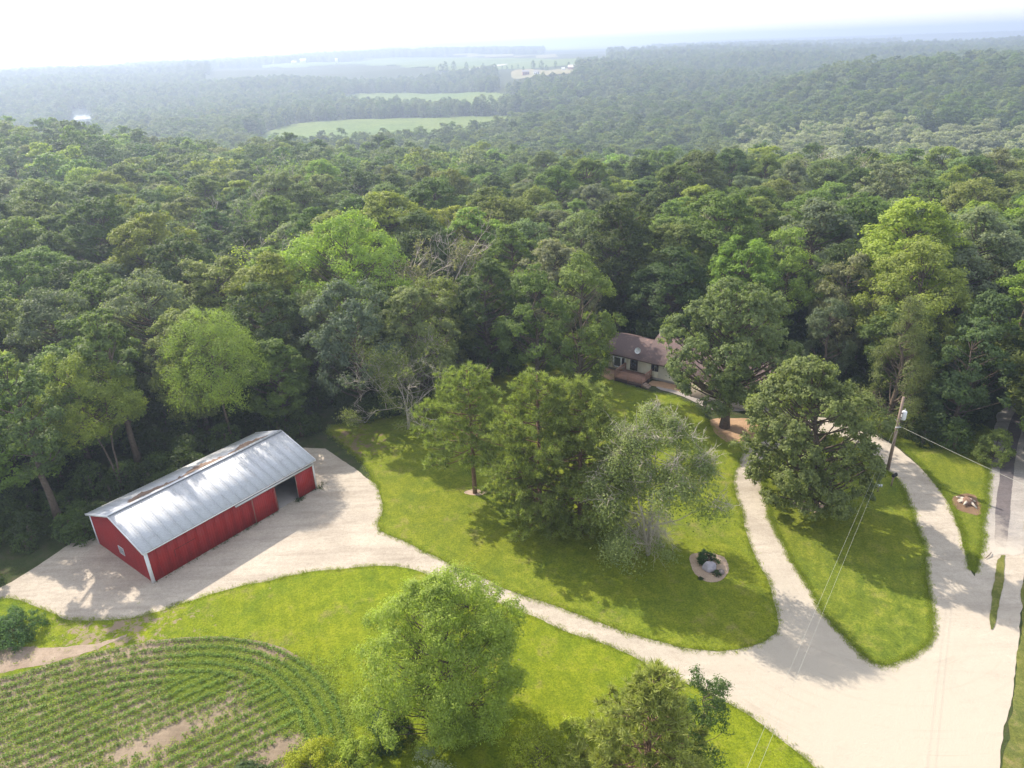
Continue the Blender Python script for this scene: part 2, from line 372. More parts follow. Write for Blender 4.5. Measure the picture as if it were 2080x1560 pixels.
isl_px = GP((1600, 905), (1575, 925), (1558, 950), (1553, 990), (1562, 1040), (1582, 1090), (1612, 1150), (1652, 1215), (1692, 1270), (1722, 1305), (1760, 1338), (1800, 1352), (1850, 1338), (1882, 1318), (1897, 1288), (1893, 1250), (1886, 1200), (1880, 1140), (1869, 1080), (1850, 1030), (1829, 985), (1800, 956), (1765, 925), (1722, 893), (1680, 885), (1640, 888))
_, LAWN2 = sheet('lawn', isl_px, .05, M['lawn_b'], 'teardrop shaped grass island inside the looping driveway', it=1, step=.35, jag=.09)
fg_px = GP((30, 1215), (70, 1232), (115, 1255), (135, 1264), (200, 1260), (300, 1250), (400, 1216), (500, 1191), (600, 1166), (700, 1153), (790, 1150), (850, 1160), (900, 1186), (1000, 1217), (1075, 1250), (1150, 1282), (1220, 1306), (1300, 1340), (1380, 1384), (1440, 1412), (1500, 1440), (1565, 1484), (1620, 1528), (1680, 1590), (1760, 1750), (1800, 2300), (400, 2300), (-500, 1800), (-500, 1290), (-60, 1230), (5, 1215))
M['lawn_fg'] = grass_mat('slope_grass', (.1, .15, .014), (.155, .205, .015), (.21, .245, .022), mow=R(-20)); soil_patches(M['lawn_fg'], *G(230, 1290), 9.0)
_, LAWN3 = sheet('lawn', fg_px, .05, M['lawn_fg'], 'foreground grass slope between the long driveway and the crop field', it=1, step=.35, jag=.09)
rt_px = GP((1745, 855), (1790, 878), (1842, 918), (1884, 956), (1920, 1002), (1948, 1060), (1967, 1118), (1977, 1168), (1988, 1125), (1997, 1060), (2003, 1000), (2008, 930), (2012, 885), (1990, 860), (1900, 850), (1800, 835))
_, LAWN4 = sheet('lawn', rt_px, .05, M['lawn_b'], 'narrow grass wedge between right driveway and road', it=1, step=.3, jag=.06)
verge_px = GP((2082, 1180), (2072, 1330), (2055, 1430), (2042, 1500), (2036, 1600), (2040, 1900), (2600, 1900), (2500, 1600), (2500, 900), (2100, 900), (2080, 1000))
sheet('verge', verge_px, .045, M['rough'], 'rough weedy verge along the right edge of the road', it=1, step=.3, jag=.1)
road_px = GP((1990, 1128), (1996, 1060), (2003, 980), (2010, 900), (2022, 850), (2043, 812), (2080, 785), (2160, 755), (2190, 768), (2120, 815), (2085, 850), (2082, 960), (2085, 1060), (2086, 1118), (2060, 1130), (2040, 1124), (2010, 1132))
sheet('road', road_px, .032, M['shaded_gravel'], 'grey country road running up into the shade of the woods', it=1, step=.3, jag=.1)
strip_px = GP((2018, 1126), (2026, 1000), (2038, 900), (2058, 838), (2090, 805), (2110, 815), (2082, 850), (2066, 905), (2054, 1000), (2046, 1126))
sheet('road_strip', strip_px, .04, M['darkstrip'], 'dark strip down the middle of the shaded road', it=1, step=.4, jag=.035)
med_px = GP((2028, 1128), (2046, 1128), (2037, 1180), (2029, 1230), (2018, 1280), (2010, 1280), (2014, 1220), (2021, 1170))
sheet('grass_median', med_px, .06, M['rough'], 'thin strip of weeds between the two wheel tracks of the road', it=1, step=.2, jag=.045)
field_px = GP((-500, 1470), (-200, 1420), (0, 1380), (100, 1352), (200, 1324), (300, 1303), (400, 1294), (480, 1294), (560, 1310), (620, 1342), (668, 1386), (700, 1440), (715, 1500), (720, 1600), (700, 1900), (-500, 1900))
M['cropsoil'] = gravel_mat('crop_soil', (.2, .155, .11), (.28, .22, .16))
_, FIELD = sheet('crop_field', field_px, .07, M['cropsoil'], 'bare tan soil of the young crop field', it=1, step=.4, jag=.05)
sheet('bare_soil', GP((-300, 1400), (-100, 1350), (0, 1322), (60, 1310), (110, 1316), (150, 1312), (215, 1305), (260, 1290), (250, 1303), (180, 1325), (100, 1347), (0, 1372), (-150, 1400)), .06, M['soil'], 'bare pinkish soil patch at the left edge of the grass', it=1, step=.25, jag=.16)
# mulch beds
def ring(cx, cy, rx, ry, n=18, ph=0.0): return [np.array([cx + rx * math.cos(a), cy + ry * math.sin(a)]) for a in np.linspace(0, 2 * math.pi, n, endpoint=False)]
def bed(name, P, z, mat, label, jag=.06):
    o, Q = sheet(name, P, z, mat, label, it=1, step=.2, jag=jag); return o
bed('mulch_bed', GP((965, 994), (985, 995), (992, 1000), (980, 1007), (960, 1008), (944, 1003), (948, 997)), .07, M['mulchb'], 'small chip ring round the foot of the lone pine')
bed('mulch_bed', GP((1605, 1018), (1640, 1015), (1680, 1018), (1678, 1030), (1660, 1042), (1640, 1040), (1615, 1030)), .07, M['mulchb'], 'pinkish chip bed at the foot of the spreading oak')
bed('mulch_bed', GP((1404, 1128), (1420, 1124), (1445, 1124), (1467, 1130), (1480, 1143), (1484, 1160), (1472, 1178), (1450, 1184), (1428, 1178), (1410, 1162), (1401, 1145)), .07, M['mulchb'], 'oval tan chip bed holding the grey boulder')
bed('mulch_bed', GP((1440, 850), (1530, 850), (1600, 870), (1590, 890), (1530, 895), (1480, 902), (1462, 888), (1445, 868)), .06, M['mulch'], 'orange chip bed in front of the garage end of the house')
bed('dirt_patch', GP((1935, 1010), (1960, 1003), (1985, 1008), (1996, 1030), (1990, 1050), (1965, 1042), (1938, 1030)), .06, M['dirt'], 'bare reddish dirt round the old stump', .1)
bed('concrete_apron', GP((1330, 790), (1380, 802), (1420, 822), (1450, 836), (1560, 836), (1640, 860), (1640, 846), (1560, 822), (1450, 815), (1390, 793), (1338, 780)), .065, M['concrete'], 'grey concrete walk from deck steps to garage', .02)

# ------------------------------------------------------------------ far fields, river
def far_sheet(name, pts, up, mat, label):
    P = [GT(*p) for p in pts]
    P = smooth_poly(P, it=1, step=25, jag=1.5)
    x0, y0 = P.min(0); x1, y1 = P.max(0); n = 60
    gx, gy = np.meshgrid(np.linspace(x0, x1, n), np.linspace(y0, y1, n), indexing='ij')
    V = np.stack([gx.ravel(), gy.ravel(), hgt(gx.ravel(), gy.ravel()) + up], 1)
    i = (np.arange(n - 1)[:, None] * n + np.arange(n - 1)[None]).ravel()
    F = np.stack([i, i + n, i + n + 1, i + 1], 1); c = V[F].mean(1)
    F = F[inpoly(P, c[:, 0], c[:, 1])]
    tag(link(name, mesh_np(name, V, [F], mat, smooth=True)), label, kind='structure'); return P
CLEAR = []
CLEAR.append(far_sheet('field', [(470, 300), (540, 272), (600, 252), (700, 243), (900, 238), (1100, 236), (1190, 237), (1110, 262), (900, 305), (600, 330)], .5, M['valleyfield'], 'large pale green meadow on the valley floor'))
CLEAR.append(far_sheet('field', [(700, 191), (800, 188), (930, 188), (1040, 194), (1078, 199), (1060, 215), (1000, 226), (850, 226), (720, 222), (690, 205)], .6, M['valleyfield'], 'narrow green field beyond the row of valley trees'))
CLEAR.append(far_sheet('field', [(500, 134), (600, 130), (720, 126), (850, 118), (1000, 118), (1120, 121), (1230, 124), (1250, 128), (1190, 133), (1060, 140), (960, 147), (880, 143), (760, 132), (660, 134), (560, 141)], 1.2, M['valleyfield'], 'hazy green upland field in front of the wooded ridge'))
CLEAR.append(far_sheet('field', [(1035, 154), (1055, 142), (1100, 146), (1150, 140), (1185, 138), (1180, 150), (1120, 154), (1060, 162)], 1.0, M['drygrass'], 'pale yard round the distant farmhouse'))
CLEAR.append(far_sheet('field', [(715, 112), (740, 106), (800, 112), (1000, 115), (1130, 118), (1130, 114), (1000, 111), (850, 109)], 1.6, M['drygrass'], 'pale strip of ripe field below the far ridge'))
CLEAR.append(far_sheet('field', [(1060, 99), (1090, 93), (1160, 92), (1190, 97), (1140, 101)], 2, M['drygrass'], 'pale far field on the skyline hill'))
CLEAR.append(far_sheet('field', [(1120, 238), (1185, 231), (1180, 238), (1130, 243)], .6, M['valleyfield'], 'small green corner of meadow under the right slope'))
M['river'] = plain('river_water', (.12, .15, .16), .12, .05, .01, spec=.8)
M['pale_road'] = plain('pale_road', (.55, .5, .44), .9, .05, .01)
CLEAR.append(far_sheet('river', [(110, 285), (140, 245), (150, 232), (146, 222), (178, 219), (188, 226), (200, 245), (205, 285)], .8, M['river'], 'glinting bend of the river in the hazy valley'))
_pts = [(930, 149), (965, 144), (1000, 138), (1030, 133), (1034, 131), (1000, 134), (960, 141), (928, 145)]
far_sheet('road', _pts, 1.8, M['pale_road'], 'pale road slanting up behind the distant farmhouse')

# ------------------------------------------------------------------ tree building
def unit(v): return v / (np.linalg.norm(v, axis=-1, keepdims=True) + 1e-9)
def leaves(P, nrm, size, r, asp=.62, sizevar=.3):
    """one pointed leaf-like quad at each point P facing roughly along nrm"""
    n = len(P); nrm = unit(nrm); t = unit(np.cross(nrm, unit(r.normal(size=(n, 3))))); b = np.cross(nrm, t)
    s = size * (1 + r.uniform(-sizevar, sizevar, n))[:, None]
    fold = nrm * s * .16 * r.uniform(-1, 1, (n, 1))
    V = np.stack([P - t * s * .5, P + b * s * asp * .5 + fold, P + t * s * .5, P - b * s * asp * .5 + fold], 1).reshape(-1, 3)
    F = np.arange(4 * n).reshape(-1, 4); return V, F
PROFILES = {
 'round': lambda t: np.sqrt(np.clip(1 - (2 * t - .95) ** 2, .02, 1)),
 'dome': lambda t: np.clip(np.sqrt(np.clip(1 - t ** 2.4, .0, 1)), .25, 1) * (.62 + .38 * np.clip(t / .35, 0, 1)),
 'vase': lambda t: (.35 + .65 * np.clip(t / .6, 0, 1)) * np.sqrt(np.clip(1 - np.clip((t - .5) / .55, 0, 1) ** 2, .03, 1)),
 'oval': lambda t: np.clip(np.sin(np.pi * np.clip(t * .9 + .08, 0, 1)), .15, 1) ** .7,
 'cone': lambda t: np.clip(1.02 - t, .06, 1) ** .85 * (.6 + .4 * np.clip(t / .12, 0, 1)),
}
def broadleaf(seed, h, cr, base=.3, nl=44, lobe=.34, leaf=.32, nleaf=12000, prof='round', sub=14, lean=(0, 0), asp=.62, droop=0.0,
              tr=None, forks=1, loose=0.0, limbn=5, clump=.36, ball=None, twig=0, deadtop=0, open_=0.0):
    """returns (trunk mesh arrays, crown mesh arrays, twig arrays)"""
    r = np.random.default_rng(seed); z0 = h * base; H = h - z0; tr = tr or h * .018 + .04
    lean = np.array([*lean, 0.0])
    L = []; Rr = []
    tries = 0; pr = PROFILES[prof]
    while len(L) < nl and tries < 4000:
        tries += 1
        t = r.uniform(0.02, 1) ** .85; a = r.uniform(0, 2 * np.pi)
        env = cr * float(pr(np.array(t))) * (1 + .16 * math.sin(2 * a + seed) + .1 * math.sin(3 * a + 2 * seed + 4 * t))
        rad = env * (r.uniform(.55, .86) if r.random() < .86 else r.uniform(.1, .5))
        lr = cr * lobe * r.uniform(.62, 1.15) * (1 - .25 * t)
        p = np.array([rad * math.cos(a), rad * math.sin(a), z0 + H * t * .94 - lr * .2]) + lean * (t + .2)
        if L and np.min(np.linalg.norm(np.array(L) - p, axis=1)) < lr * (.62 - .0002 * tries): continue
        L.append(p); Rr.append(lr)
    L = np.array(L); Rr = np.array(Rr); cen = np.array([0, 0, z0 + H * .42]) + lean * .6
    w = Rr ** 2; w /= w.sum(); cnt = np.maximum(8, (w * nleaf).astype(int))
    P = []; Nn = []
    for c, lr, k in zip(L, Rr, cnt):
        out = unit((c - cen) * [1, 1, .9] + [0, 0, .3 * lr])
        dirs = unit(r.normal(size=(sub * 3, 3))); sc = dirs @ out + dirs[:, 2] * .45
        dirs = dirs[np.argsort(-sc)[:sub]] if r.random() > open_ else dirs[:sub]
        sc_c = c + dirs * lr * np.array([1, 1, .78]) * r.uniform(.6, 1.1, (len(dirs), 1)); sr = lr * r.uniform(clump * .72, clump * 1.28, len(dirs))
        j = r.integers(0, len(dirs), k)
        off = r.normal(size=(k, 3)) * np.array([.5, .5, .42]); nn = unit(off)
        q = sc_c[j] + off * sr[j][:, None] * (1 + loose)
        if droop: q[:, 2] -= droop * r.random(k) * lr * (np.linalg.norm(q[:, :2] - c[:2], axis=1) / lr)
        P.append(q); Nn.append(unit(dirs[j] * .7 + nn * .9 + [0, 0, .45] + r.normal(size=(k, 3)) * .45))
    P = np.concatenate(P); Nn = np.concatenate(Nn)
    crown = leaves(P, Nn, leaf, r, asp)
    # trunk and limbs
    mb = MB(); top = np.array([0, 0, z0 + H * .72]) + lean * .85
    nseg = 8; bases = []
    for f in range(forks):
        wob = r.normal(0, .012 * h, (nseg + 1, 3)) * np.linspace(0, 1, nseg + 1)[:, None]; wob[:, 2] = 0
        sp = np.array([math.cos(f * 2.1 + seed), math.sin(f * 2.1 + seed), 0]) * (cr * .42 if forks > 1 else 0)
        tt = np.linspace(0, 1, nseg + 1)[:, None]
        Pt = top * tt * [1, 1, 1] + wob + sp * tt ** 1.3
        Pt[:, :2] -= (lean[:2] * .5) * (tt * (1 - tt))
        rr = tr / math.sqrt(forks) * (1 - .8 * tt[:, 0]); rr[0] *= 1.35
        mb.tube(Pt, rr, 7); bases.append(Pt)
    for c, lr in zip(L, Rr):
        Pt = bases[r.integers(0, forks)]; zt = min(max(c[2] - np.linalg.norm(c[:2] - lean[:2] * .5) * .75, h * base * .75), Pt[-1, 2] * .97)
        k = np.interp(zt, Pt[:, 2], np.arange(nseg + 1)); a = Pt[int(k)] + (Pt[min(int(k) + 1, nseg)] - Pt[int(k)]) * (k - int(k))
        mid = (a + c) / 2 + [0, 0, -.06 * np.linalg.norm(c - a)] + r.normal(0, .12, 3)
        l0 = max(.025, tr * .34 * (1 - .6 * zt / h)); mb.tube([a, mid, c], [l0, l0 * .65, l0 * .3], limbn, cap=False)
        for _ in range(3):
            e = c + unit(r.normal(size=3)) * lr * .8; mb.tube([c, (c + e) / 2 + [0, 0, .05], e], [l0 * .3, l0 * .2, .008], 3, cap=False)
    tw = None
    if twig:
        tm = MB(); idx = np.argsort(-L[:, 2])[:max(3, int(len(L) * deadtop))] if deadtop else r.choice(len(L), min(len(L), 14), replace=False)
        for q in idx:
            c = L[q]; out = unit(c - cen)
            for _ in range(twig):
                d = unit(out * 1.0 + r.normal(size=3) * .75 + [0, 0, .35]); s = c + r.normal(0, .3, 3) * Rr[q]; Lg = Rr[q] * r.uniform(.5, 1.25)
                m_ = s + d * Lg * .5 + r.normal(0, .06, 3); e = s + d * Lg
                tm.tube([s, m_, e], [.03, .02, .008], 3, cap=False)
                for _ in range(3):
                    a = m_ + (e - m_) * r.random(); e2 = a + unit(d + r.normal(size=3) * .8) * Lg * .45; tm.tube([a, e2], [.014, .006], 3, cap=False)
        if ball:
            c = np.array(ball[:3])
            for _ in range(150):
                a = r.uniform(0, 6.28); o3 = np.array([math.cos(a), math.sin(a), 0]); b0 = np.array([0, 0, r.uniform(1.6, 4.6)]); Lg = ball[3] * r.uniform(.4, 1.1)
                p1 = b0 + o3 * Lg * .55 + [0, 0, .15 * Lg]; p2 = b0 + o3 * Lg + [0, 0, -.5 * Lg * r.uniform(.2, 1.4)]; tm.tube([b0, p1, p2], [.024, .018, .009], 3, cap=False)
                for _ in range(4):
                    q = p1 + (p2 - p1) * r.random(); tm.tube([q, q + (unit(r.normal(size=3) * .7 + o3 * .6 + [0, 0, -.5])) * Lg * .45], [.013, .007], 3, cap=False)
        tw = tm
    return mb, crown, tw
def pine(seed, h, cr, base=.3, tufts=4200, asym=.0, lean=(0, 0)):
    r = np.random.default_rng(seed); mb = MB(); lean = np.array([*lean, 0.0])
    nseg = 9; tt = np.linspace(0, 1, nseg + 1)[:, None]
    Pt = np.array([0, 0, h]) * tt + lean * tt + r.normal(0, .05, (nseg + 1, 3)) * tt
    mb.tube(Pt, (h * .017) * (1 - .9 * tt[:, 0]) + .02, 8)
    TP = []; TD = []
    z = h * base
    while z < h * .985:
        t = (z - h * base) / (h * (1 - base)); nb = r.integers(4, 6); a0 = r.uniform(0, 7)
        Lb = cr * (np.clip(1 - t, .03, 1) ** .62) * (.72 + .28 * min(1, t / .15))
        for k in range(nb):
            a = a0 + k * 2 * np.pi / nb + r.normal(0, .25); L = Lb * r.uniform(.5, 1.15) * (1 + asym * (1 - t) * math.cos(a - 2.6))
            if L < .35: L = .35
            s = lean * (z / h) + np.array([0, 0, z]); d = np.array([math.cos(a), math.sin(a), 0])
            sag = -.12 + .5 * t
            m1 = s + d * L * .5 + [0, 0, L * (sag * .5)]; e = s + d * L + [0, 0, L * (sag + .16)]
            br = .02 + .013 * L; mb.tube([s, m1, e], [br, br * .6, .015], 4, cap=False)
            ns = max(3, int(L * 4.0))
            for q in range(ns):
                u = r.uniform(.25, 1.0) ** .8
                b = (s + (m1 - s) * u * 2) if u < .5 else (m1 + (e - m1) * (u * 2 - 1))
                sd = unit(d * .8 + np.cross(d, [0, 0, 1]) * r.choice([-1, 1]) * r.uniform(.3, 1.1) + [0, 0, r.uniform(0, .6)])
                sl = min(1.25, .3 + L * .28) * r.uniform(.5, 1.1); e2 = b + sd * sl + [0, 0, .1]
                mb.tube([b, e2], [.016, .008], 3, cap=False)
                for _ in range(r.integers(3, 6)):
                    v = r.uniform(.35, 1.08); TP.append(b + (e2 - b) * v + r.normal(0, .1, 3)); TD.append(unit(sd + [0, 0, .75] + r.normal(size=3) * .35))
        z += .42 + .25 * (1 - t) * h / 14
    TP.append(lean + [0, 0, h]); TD.append(np.array([0, 0, 1.0]))
    TP = np.array(TP); TD = np.array(TD)
    if len(TP) > tufts:
        k = r.choice(len(TP), tufts, replace=False); TP, TD = TP[k], TD[k]
    nb = 15; n = len(TP); D = np.repeat(TD, nb, 0); Pp = np.repeat(TP, nb, 0); Lg = r.uniform(.3, .52, (n * nb, 1))
    dd = unit(D * .9 + r.normal(size=(n * nb, 3)) * .62); sd = unit(np.cross(dd, r.normal(size=(n * nb, 3)))) * .036
    V = np.stack([Pp - sd, Pp + sd, Pp + dd * Lg], 1).reshape(-1, 3); F = np.arange(3 * n * nb).reshape(-1, 3)
    return mb, (V, F), None
def snag(seed, h, cr, base=.2, leafn=5000, leaf=.16, depth=5, fork=3, twigr=.012, tr=.26, lowball=None, el=(.5, 1.25)):
    """thinly leaved, half dead tree: branching skeleton of bare twigs with leaves at some of the ends"""
    r = np.random.default_rng(seed); mb = MB(); tw = MB(); ends = []
    def grow(p, d, L, rad, k):
        m_ = p + d * L * .5 + r.normal(0, .06 * L, 3); e = m_ + unit(d + r.normal(size=3) * .22 + [0, 0, .06]) * L * .5
        (mb if rad > .035 else tw).tube([p, m_, e], [rad, rad * .8, rad * .6], 6 if rad > .06 else 3, cap=False)
        if k == 0: ends.append(e); return
        for q in range(fork if k > 1 else fork + 2):
            nd = unit(d * 1.0 + r.normal(size=3) * (.62 if k < depth else .75) + [0, 0, .05])
            if e[2] < h * base and nd[2] < 0: nd[2] *= -.5
            grow(e if q < 2 else m_, nd, L * r.uniform(.58, .82), max(twigr, rad * .6), k - 1)
    hz = h * base; mb.tube([(0, 0, 0), (.1, 0, hz * .5), (0, .1, hz)], [tr * 1.3, tr, tr * .9], 8)
    for q in range(5):
        a = q * 1.257 + r.uniform(-.3, .3); ev = r.uniform(*el)
        grow(np.array([0, .1, hz * r.uniform(.75, 1.0)]), np.array([math.cos(a) * math.cos(ev), math.sin(a) * math.cos(ev), math.sin(ev)]), h * .3 * (cr / (h * .4)) ** (.6 * math.cos(ev)), tr * .5, depth - 1)
    E = np.array(ends)
    k = r.integers(0, len(E), leafn); good = np.sin(E[k, 0] * .9 + seed) + np.sin(E[k, 2] * .7) + .6 * np.sin(E[k, 1] * 1.1) > -.55
    P = (E[k] + r.normal(0, .3, (leafn, 3)))[good]
    crown = leaves(P, r.normal(size=(len(P), 3)) + [0, 0, .5], leaf, r)
    if lowball is not None:
        c = np.array(lowball[:3]); R0 = lowball[3]
        for _ in range(900):
            d = unit(r.normal(size=3) + [0, 0, -.25]); e = c + d * R0 * r.uniform(.6, 1.1); tw.tube([c + d * .1, (c + e) / 2 + r.normal(0, .05, 3), e - [0, 0, .15]], [.016, .012, .006], 3, cap=False)
    return mb, crown, tw

def tree_meshes(name, data, leafmat, barkmat, sc=1.0):
    mb, cr, tw = data
    tm = mb.mesh(name + '_trunk', barkmat, smooth=True)
    cm = mesh_np(name + '_crown', cr[0], [cr[1]], leafmat)
    wm = tw.mesh(name + '_twigs', M['twig']) if (tw is not None and tw.n) else None
    return tm, cm, wm
def place_tree(meshes, x, y, z, rz, s, tint, name, label, cat='tree', group=None, sz=None):
    t = empty(name, (x, y, z), rz); t.scale = (s, s, sz or s); tag(t, label, cat, group)
    link('trunk', meshes[0], t); c = link('crown', meshes[1], t); c['tint'] = [float(v) for v in tint]
    if meshes[2]: link('dead_twigs', meshes[2], t)
    return t

T_DARK = (.105, .155, .045); T_MID = (.155, .22, .055); T_OAK = (.18, .225, .095); T_GREY = (.215, .25, .145)
T_LIME = (.33, .38, .06); T_YEL = (.26, .31, .06); T_OLIVE = (.2, .235, .07); T_BRIGHT = (.2, .285, .055); T_DUSTY = (.23, .235, .13); T_BLUE = (.12, .16, .1)

# ------------------------------------------------------------------ individual trees the photo shows clearly, and added shade trees
HERO = []        # (x, y, keep-out radius)
def hero(x, y, data, tint, label, name='broadleaf_tree', leaf='leaf', bark='bark', rz=0.0, cat='tree', keep=4.0, z=None, group=None, s=1.0):
    me = tree_meshes(name, data, M[leaf], M[bark])
    if tint[1] < .3 and tint not in (T_OAK, T_GREY, T_OLIVE, T_BRIGHT, T_DUSTY): tint = tuple(v * 1.4 for v in tint)
    HERO.append((x, y, keep))
    return place_tree(me, x, y, float(hgt(x, y)) - .05 if z is None else z, rz, s, tint, name, label, cat, group)
g = G(965, 1002); hero(*g, pine(3, 13.4, 4.9, .34, 4200, asym=.35), (.185, .225, .06), 'open pine with bare lower trunk standing alone beside the gravel yard', 'pine_tree', 'needle', 'pinebark', cat='pine', rz=.5)
g = G(1098, 1066); hero(*g, pine(11, 15.2, 5.5, .08, 6200), (.185, .22, .06), 'left and taller of the two pines with merged crowns on the lawn', 'pine_tree', 'needle', 'pinebark', cat='pine', group='pair of merged pines on the lawn')
g = G(1178, 1076); hero(*g, pine(12, 14.8, 5.3, .08, 6200), (.185, .215, .065), 'right of the two pines with merged crowns on the lawn', 'pine_tree', 'needle', 'pinebark', cat='pine', rz=1.3, group='pair of merged pines on the lawn')
g = G(1316, 1128); hero(*g, broadleaf(305, 14.6, 5.7, .1, 50, .25, .17, 40000, 'round', 14, tr=.2, forks=3, loose=.7, open_=.7, clump=.4, twig=13, deadtop=.8, droop=.9, ball=(.1, -.5, 4.4, 2.1)), (.16, .19, .075), 'thin half dead grey green tree full of bare twigs beside two pines', 'dying_tree', 'leaf', 'twig')
g = G(1472, 868); hero(*g, broadleaf(21, 17.4, 7.6, .25, 130, .22, .27, 56000, 'dome', 20, tr=.5, open_=.3, clump=.25), T_OAK, 'large spreading oak with thick dark trunk in front of the house', 'oak_tree', rz=.4, keep=5)
g = G(1652, 1030); hero(*g, broadleaf(22, 15.6, 6.6, .1, 135, .22, .25, 60000, 'dome', 20, lean=(-2.0, -.3), tr=.42, open_=.3, clump=.25), (.14, .165, .062), 'broad low branched oak on the grass island inside the driveway loop', 'oak_tree', rz=0.0, keep=5)
g = G(830, 872); hero(*g, snag(9, 13.2, 4.2, .2, 20000, .2, 6, 3, tr=.16), (.14, .165, .055), 'half dead tree with pale bare twigs left of the lone pine', 'dying_tree', 'leaf', 'twig', keep=3)
g = BP(9.6, BW + 2.4); hero(-31.9, 71.8, broadleaf(31, 16.0, 6.2, .45, 50, .33, .2, 26000, 'dome', 16, tr=.17, droop=.55, asp=.4), (.17, .225, .05), 'light green feathery tree on a thin trunk directly behind the barn roof', rz=1.0)
hero(-40.2, 63.0, broadleaf(32, 15.2, 4.5, .5, 46, .33, .22, 24000, 'dome', 14, lean=(-1.4, .3), tr=.17, forks=2, droop=.35, asp=.45), (.25, .3, .065), 'leaning yellow green tree with a forked grey trunk behind barn left corner', rz=0)
hero(-18.0, 77.5, broadleaf(33, 17.5, 5.4, .2, 60, .3, .27, 24000, 'oval', 16), (.105, .135, .09), 'silvery dark oak right of the feathery tree behind the barn', 'oak_tree')
hero(-21.2, 94.5, broadleaf(34, 21, 8.6, .25, 70, .27, .3, 30000, 'round', 16), (.2, .275, .055), 'biggest bright lime green tree standing above the woods left of centre', rz=1)
hero(-10.4, 100.5, snag(35, 18.5, 6.2, .3, 8500, .3, 5, 3, tr=.3, twigr=.02), (.15, .15, .09), 'large greyish brown nearly leafless tree behind the lime green one', 'dying_tree', 'leaf', 'twig')
hero(3.2, 82.6, broadleaf(36, 17.0, 5.0, .12, 54, .3, .27, 22000, 'oval', 16), (.11, .155, .042), 'left one of the twin rounded green trees behind the pines', group='twin green trees behind the pines')
hero(8.6, 83.2, broadleaf(37, 17.8, 5.2, .12, 54, .3, .27, 22000, 'oval', 16), (.13, .17, .045), 'right and taller of the twin rounded green trees behind the pines', group='twin green trees behind the pines')
hero(-43.5, 83.5, broadleaf(38, 17.4, 6.3, .25, 70, .26, .28, 24000, 'dome', 16), T_GREY, 'grey green dome crowned oak left of the feathery tree', 'oak_tree')
hero(-53.5, 80.5, broadleaf(39, 16.5, 6.0, .25, 66, .26, .28, 22000, 'dome', 16), (.115, .14, .085), 'dull grey green oak at the left edge of the woods', 'oak_tree')
hero(37.6, 94.0, broadleaf(40, 17.5, 5.0, .2, 44, .3, .27, 17000, 'oval', 14), (.175, .235, .055), 'bright yellow green tree rising behind the oaks right of the house')
hero(43.2, 88.0, broadleaf(41, 15.5, 4.8, .2, 44, .3, .28, 16000, 'dome', 14), T_DUSTY, 'dusty olive crowned tree left of the big yellow green tree')
hero(38.4, 81.0, broadleaf(42, 12.2, 3.0, .1, 44, .34, .18, 17000, 'oval', 12, loose=.3), (.105, .13, .075), 'small dense rounded cedar behind the spreading oak', 'cedar_tree', cat='cedar')
hero(48.0, 80.5, broadleaf(43, 18.8, 6.6, .15, 70, .28, .27, 30000, 'oval', 16), (.185, .215, .055), 'big yellow green tree with heavy rounded lobes above the utility pole')
hero(41.8, 70.5, broadleaf(44, 15.8, 4.6, .05, 66, .3, .2, 26000, 'cone', 14, droop=.5, asp=.35, loose=.25), (.12, .14, .055), 'feathery drooping conifer just behind the utility pole', 'conifer_tree', cat='conifer', keep=3.2)
hero(58.5, 77.0, broadleaf(45, 17.0, 5.6, .15, 44, .3, .3, 16000, 'oval', 14), T_BRIGHT, 'bright green tree overhanging the shaded road at the right edge')
hero(53.2, 60.5, broadleaf(46, 12.5, 3.6, .15, 36, .32, .22, 11000, 'round', 14), (.13, .18, .05), 'green tree poking in over the road at the right margin')
hero(-9.3, 87.5, broadleaf(47, 14.5, 5.6, .12, 56, .28, .28, 18000, 'dome', 14), T_OLIVE, 'olive green tree below the greyish leafless one')
hero(47.8, 68.6, broadleaf(48, 13.6, 4.3, .05, 50, .28, .27, 18000, 'oval', 14), (.08, .118, .045), 'dark green tree between the utility pole and the road', keep=3)
hero(52.0, 72.8, broadleaf(49, 15.2, 4.3, .05, 50, .28, .27, 18000, 'oval', 14), (.075, .11, .04), 'darkest tree leaning over the left side of the shaded road', keep=3)
q = BP(-0.6, BW + 6.6); hero(q[0], q[1], broadleaf(54, 18.2, 3.7, .3, 48, .28, .26, 16000, 'oval', 14), (.1, .14, .05), 'tall dark tree added for roof shade left of the leaning tree behind barn', keep=2.5)  # tree added to throw shade on the left end of the barn roof
q = BP(9.0, BW + 9.6); hero(q[0], q[1], broadleaf(55, 18.4, 3.6, .3, 48, .28, .26, 16000, 'oval', 14), (.115, .155, .05), 'tall green tree added for roof shade in the dark gap left of the feathery tree', keep=2.5)  # another tree added for its shade on the barn roof
# foreground
hero(-4.6, 33.0, broadleaf(51, 12.6, 4.9, .06, 170, .26, .15, 125000, 'round', 20, clump=.27, tr=.16, forks=3, asp=.42, loose=.3, open_=.3), (.215, .27, .055), 'large round fresh green tree filling the bottom centre foreground', 'broadleaf_tree', keep=3)
hero(6.6, 26.6, pine(52, 10.8, 4.2, .1, 5200), (.22, .24, .07), 'foreground pine cut off by the bottom edge of the picture', 'pine_tree', 'needle', 'pinebark', cat='pine', keep=2)
hero(10.1, 29.0, broadleaf(53, 9.8, 1.7, .12, 40, .36, .13, 9000, 'oval', 14, tr=.07, loose=.35, asp=.5, open_=.5), (.07, .11, .035), 'slim dark green sapling leaning over the gravel beside the foreground pine', 'sapling', keep=1)

